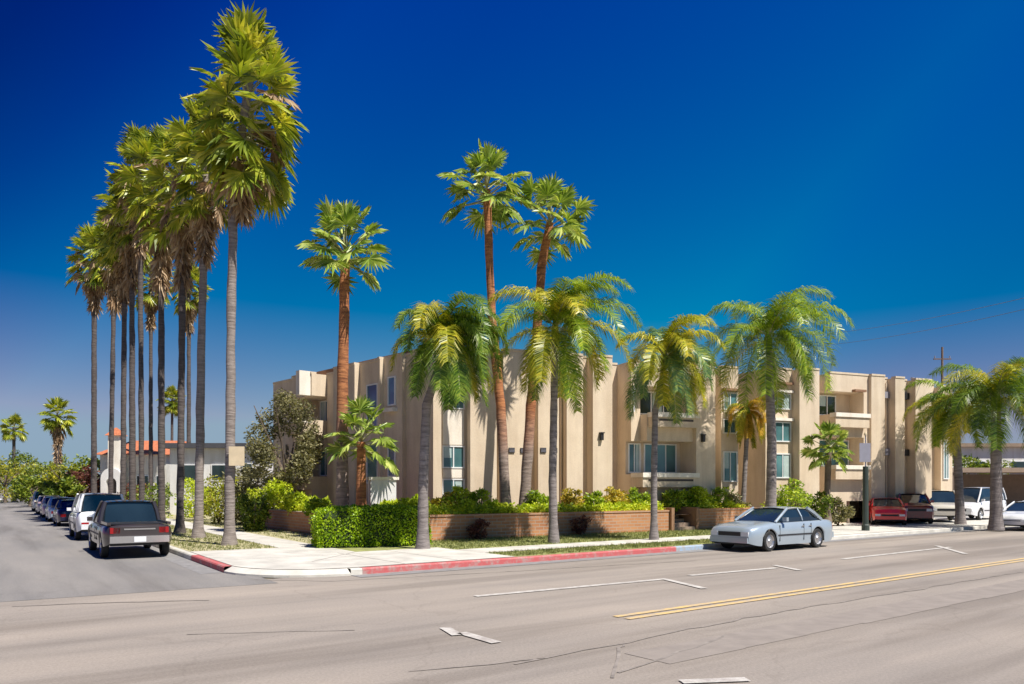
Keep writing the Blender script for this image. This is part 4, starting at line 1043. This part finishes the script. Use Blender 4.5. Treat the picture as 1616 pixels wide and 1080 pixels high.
# pickup
tp = par(265, 882)[1]
def pickup():
    PP = [(-2.6, .92), (-2.58, 1.0), (-.75, 1.0), (.95, 1.0), (1.3, .99), (2.3, .9), (2.55, .8), (2.6, .6)]
    root = car('pickup_truck', 'dark taupe pickup truck with chrome bumper parked nearest on the side street', 'pickup truck', 'paint_dark_taupe', along_L(tp + 3.0, 1.15), STL, 5.2, 1.9, PP, (-.62, -.5, .45, 1.2, 1.68), .37, 3.3, .36, bed=True, group=SSG)
    m = MB(); m.box(-2.615, -2.602, -.7, .7, .55, .95); m.build('tailgate', 'paint_dark_taupe', root)
    m = MB(); m.box(-2.5, -.85, -.74, .74, 1.022, 1.03); m.build('bed_liner', 'black_plastic', root)
    for sg in (-1, 1):
        y0, y1 = sorted((sg * .76, sg * .86)); m = MB(); m.box(-2.55, -.8, y0, y1, 1.0, 1.08); m.build('bed_rail', 'paint_dark_taupe', root)
    m = MB(); m.box(-2.63, -2.616, -.42, .42, .86, .9); m.build('tailgate_handle', 'chrome', root)
pickup()
car('white_wagon', 'white tall off-road wagon parked behind the pickup on the side street', 'car', 'paint_white', along_L(par(180, 853)[1] + 2.4, 1.15), STL, 4.7, 1.85, SUVP, (-2.2, -2.05, .55, 1.25, 1.86), .38, 2.7, .34, group=SSG, two_box=True)
car('navy_sedan', 'dark navy sedan parked beyond the white wagon', 'car', 'paint_navy', along_L(par(118, 830)[1] + 1.5, 1.1), STL, 4.7, 1.78, sc(SED, .96), (-1.7, -.95, .2, 1.1, 1.42), .32, 2.7, .2, group=SSG)
car('pale_blue_sedan', 'pale blue grey sedan parked beyond the navy one', 'car', 'paint_pale_blue', along_L(par(118, 830)[1] + 8.0, 1.2), STL, 4.8, 1.8, sc(SED, .98), (-1.7, -.95, .2, 1.1, 1.46), .32, 2.7, .2, group=SSG)
car('rose_sedan', 'pinkish silver sedan parked farther down the side street', 'car', 'paint_rose', along_L(par(118, 830)[1] + 16, 1.2), STL, 4.7, 1.78, sc(SED, .96), (-1.7, -.95, .2, 1.1, 1.44), .32, 2.7, .2, group=SSG)
car('beige_car', 'beige car parked near the far end of the row of cars', 'car', 'paint_beige', along_L(par(118, 830)[1] + 24, 1.2), STL, 4.7, 1.78, sc(SED, .96), (-1.7, -.95, .2, 1.1, 1.44), .32, 2.7, .2, group=SSG)
car('silver_wagon', 'silver tall car parked last in the row of cars', 'car', 'paint_silver', along_L(par(118, 830)[1] + 33, 1.2), STL, 4.6, 1.8, SUVP, SUVC, .36, 2.65, .25, group=SSG, two_box=True)
car('white_car', 'small white car standing at the left edge far down the side street', 'car', 'paint_white', along_L(par(118, 830)[1] + 38, 5.4), STL, 4.6, 1.8, sc(SED, .94), (-1.6, -.95, .2, 1.1, 1.44), .32, 2.65, .2)

# ------------------------------------------------------------------ light, sky, camera
EL, AZ = R(57), (.75, -.66)      # direction towards the sun on the ground plane
sun = bpy.data.lights.new('sun', 'SUN'); sun.energy = 4.6; sun.angle = R(.5); sun.color = (1, .95, .87)
so = bpy.data.objects.new('sun', sun); col.objects.link(so)
v = Vector((AZ[0] * math.cos(EL), AZ[1] * math.cos(EL), math.sin(EL)))
so.rotation_euler = v.to_track_quat('Z', 'Y').to_euler()
w = bpy.data.worlds.new('World'); bpy.context.scene.world = w; w.use_nodes = True
nt = w.node_tree; bg = nt.nodes['Background']
sky = nt.nodes.new('ShaderNodeTexSky'); sky.sky_type = 'NISHITA'; sky.sun_disc = False
sky.sun_elevation = EL; sky.sun_rotation = math.atan2(AZ[0], AZ[1]); sky.air_density = 1.0; sky.dust_density = .2; sky.ozone_density = 4.0; sky.altitude = 500
def vm(op, a, b):
    n = nt.nodes.new('ShaderNodeVectorMath'); n.operation = op; nt.links.new(a, n.inputs[0])
    if isinstance(b, tuple): n.inputs[1].default_value = b
    else: nt.links.new(b, n.inputs[1])
    return n
# deep, polarised blue of the photograph's sky: darkest high on the left, away from the sun
c_ = vm('SUBTRACT', sky.outputs[0], (1.9, .84, -4.8)).outputs[0]
c_ = vm('MAXIMUM', c_, (0, 0, 0)).outputs[0]; c_ = vm('MULTIPLY', c_, (1.5, .70, .5)).outputs[0]
tc = nt.nodes.new('ShaderNodeTexCoord'); dp = vm('DOT_PRODUCT', tc.outputs['Generated'], (-.75, 0, .66))
ad_ = nt.nodes.new('ShaderNodeMath'); nt.links.new(dp.outputs['Value'], ad_.inputs[0]); ad_.inputs[1].default_value = .3
c_ = vm('MULTIPLY', c_, ramp(nt, ad_.outputs[0], [(.06, (1.3, 1.1, .95)), (.2, (1.1, 1.38, 1.08)), (.26, (1, 1.65, 1.1)), (.66, (1, 1.15, .97)), (.77, (1, 1.15, 1.0)), (.85, (1, .82, .86)), (.90, (1, .55, .72)), (.96, (1, .36, .54))])).outputs[0]
c_ = vm('MINIMUM', c_, (3.3, 4.7, 7.0)).outputs[0]
nt.links.new(c_, bg.inputs[0]); bg.inputs[1].default_value = .055
cam = bpy.data.cameras.new('camera'); co = bpy.data.objects.new('camera', cam); col.objects.link(co)
cam.sensor_width = 36; cam.lens = 36 * F / 1616; cam.shift_y = (HZ - 540) / 1616; cam.clip_end = 4000
co.location = (0, 0, CZ); co.rotation_euler = (R(90), 0, 0)
sc_ = bpy.context.scene; sc_.camera = co
sc_.view_settings.view_transform = 'Standard'; sc_.view_settings.look = 'None'; sc_.view_settings.exposure = .6; sc_.view_settings.gamma = 1
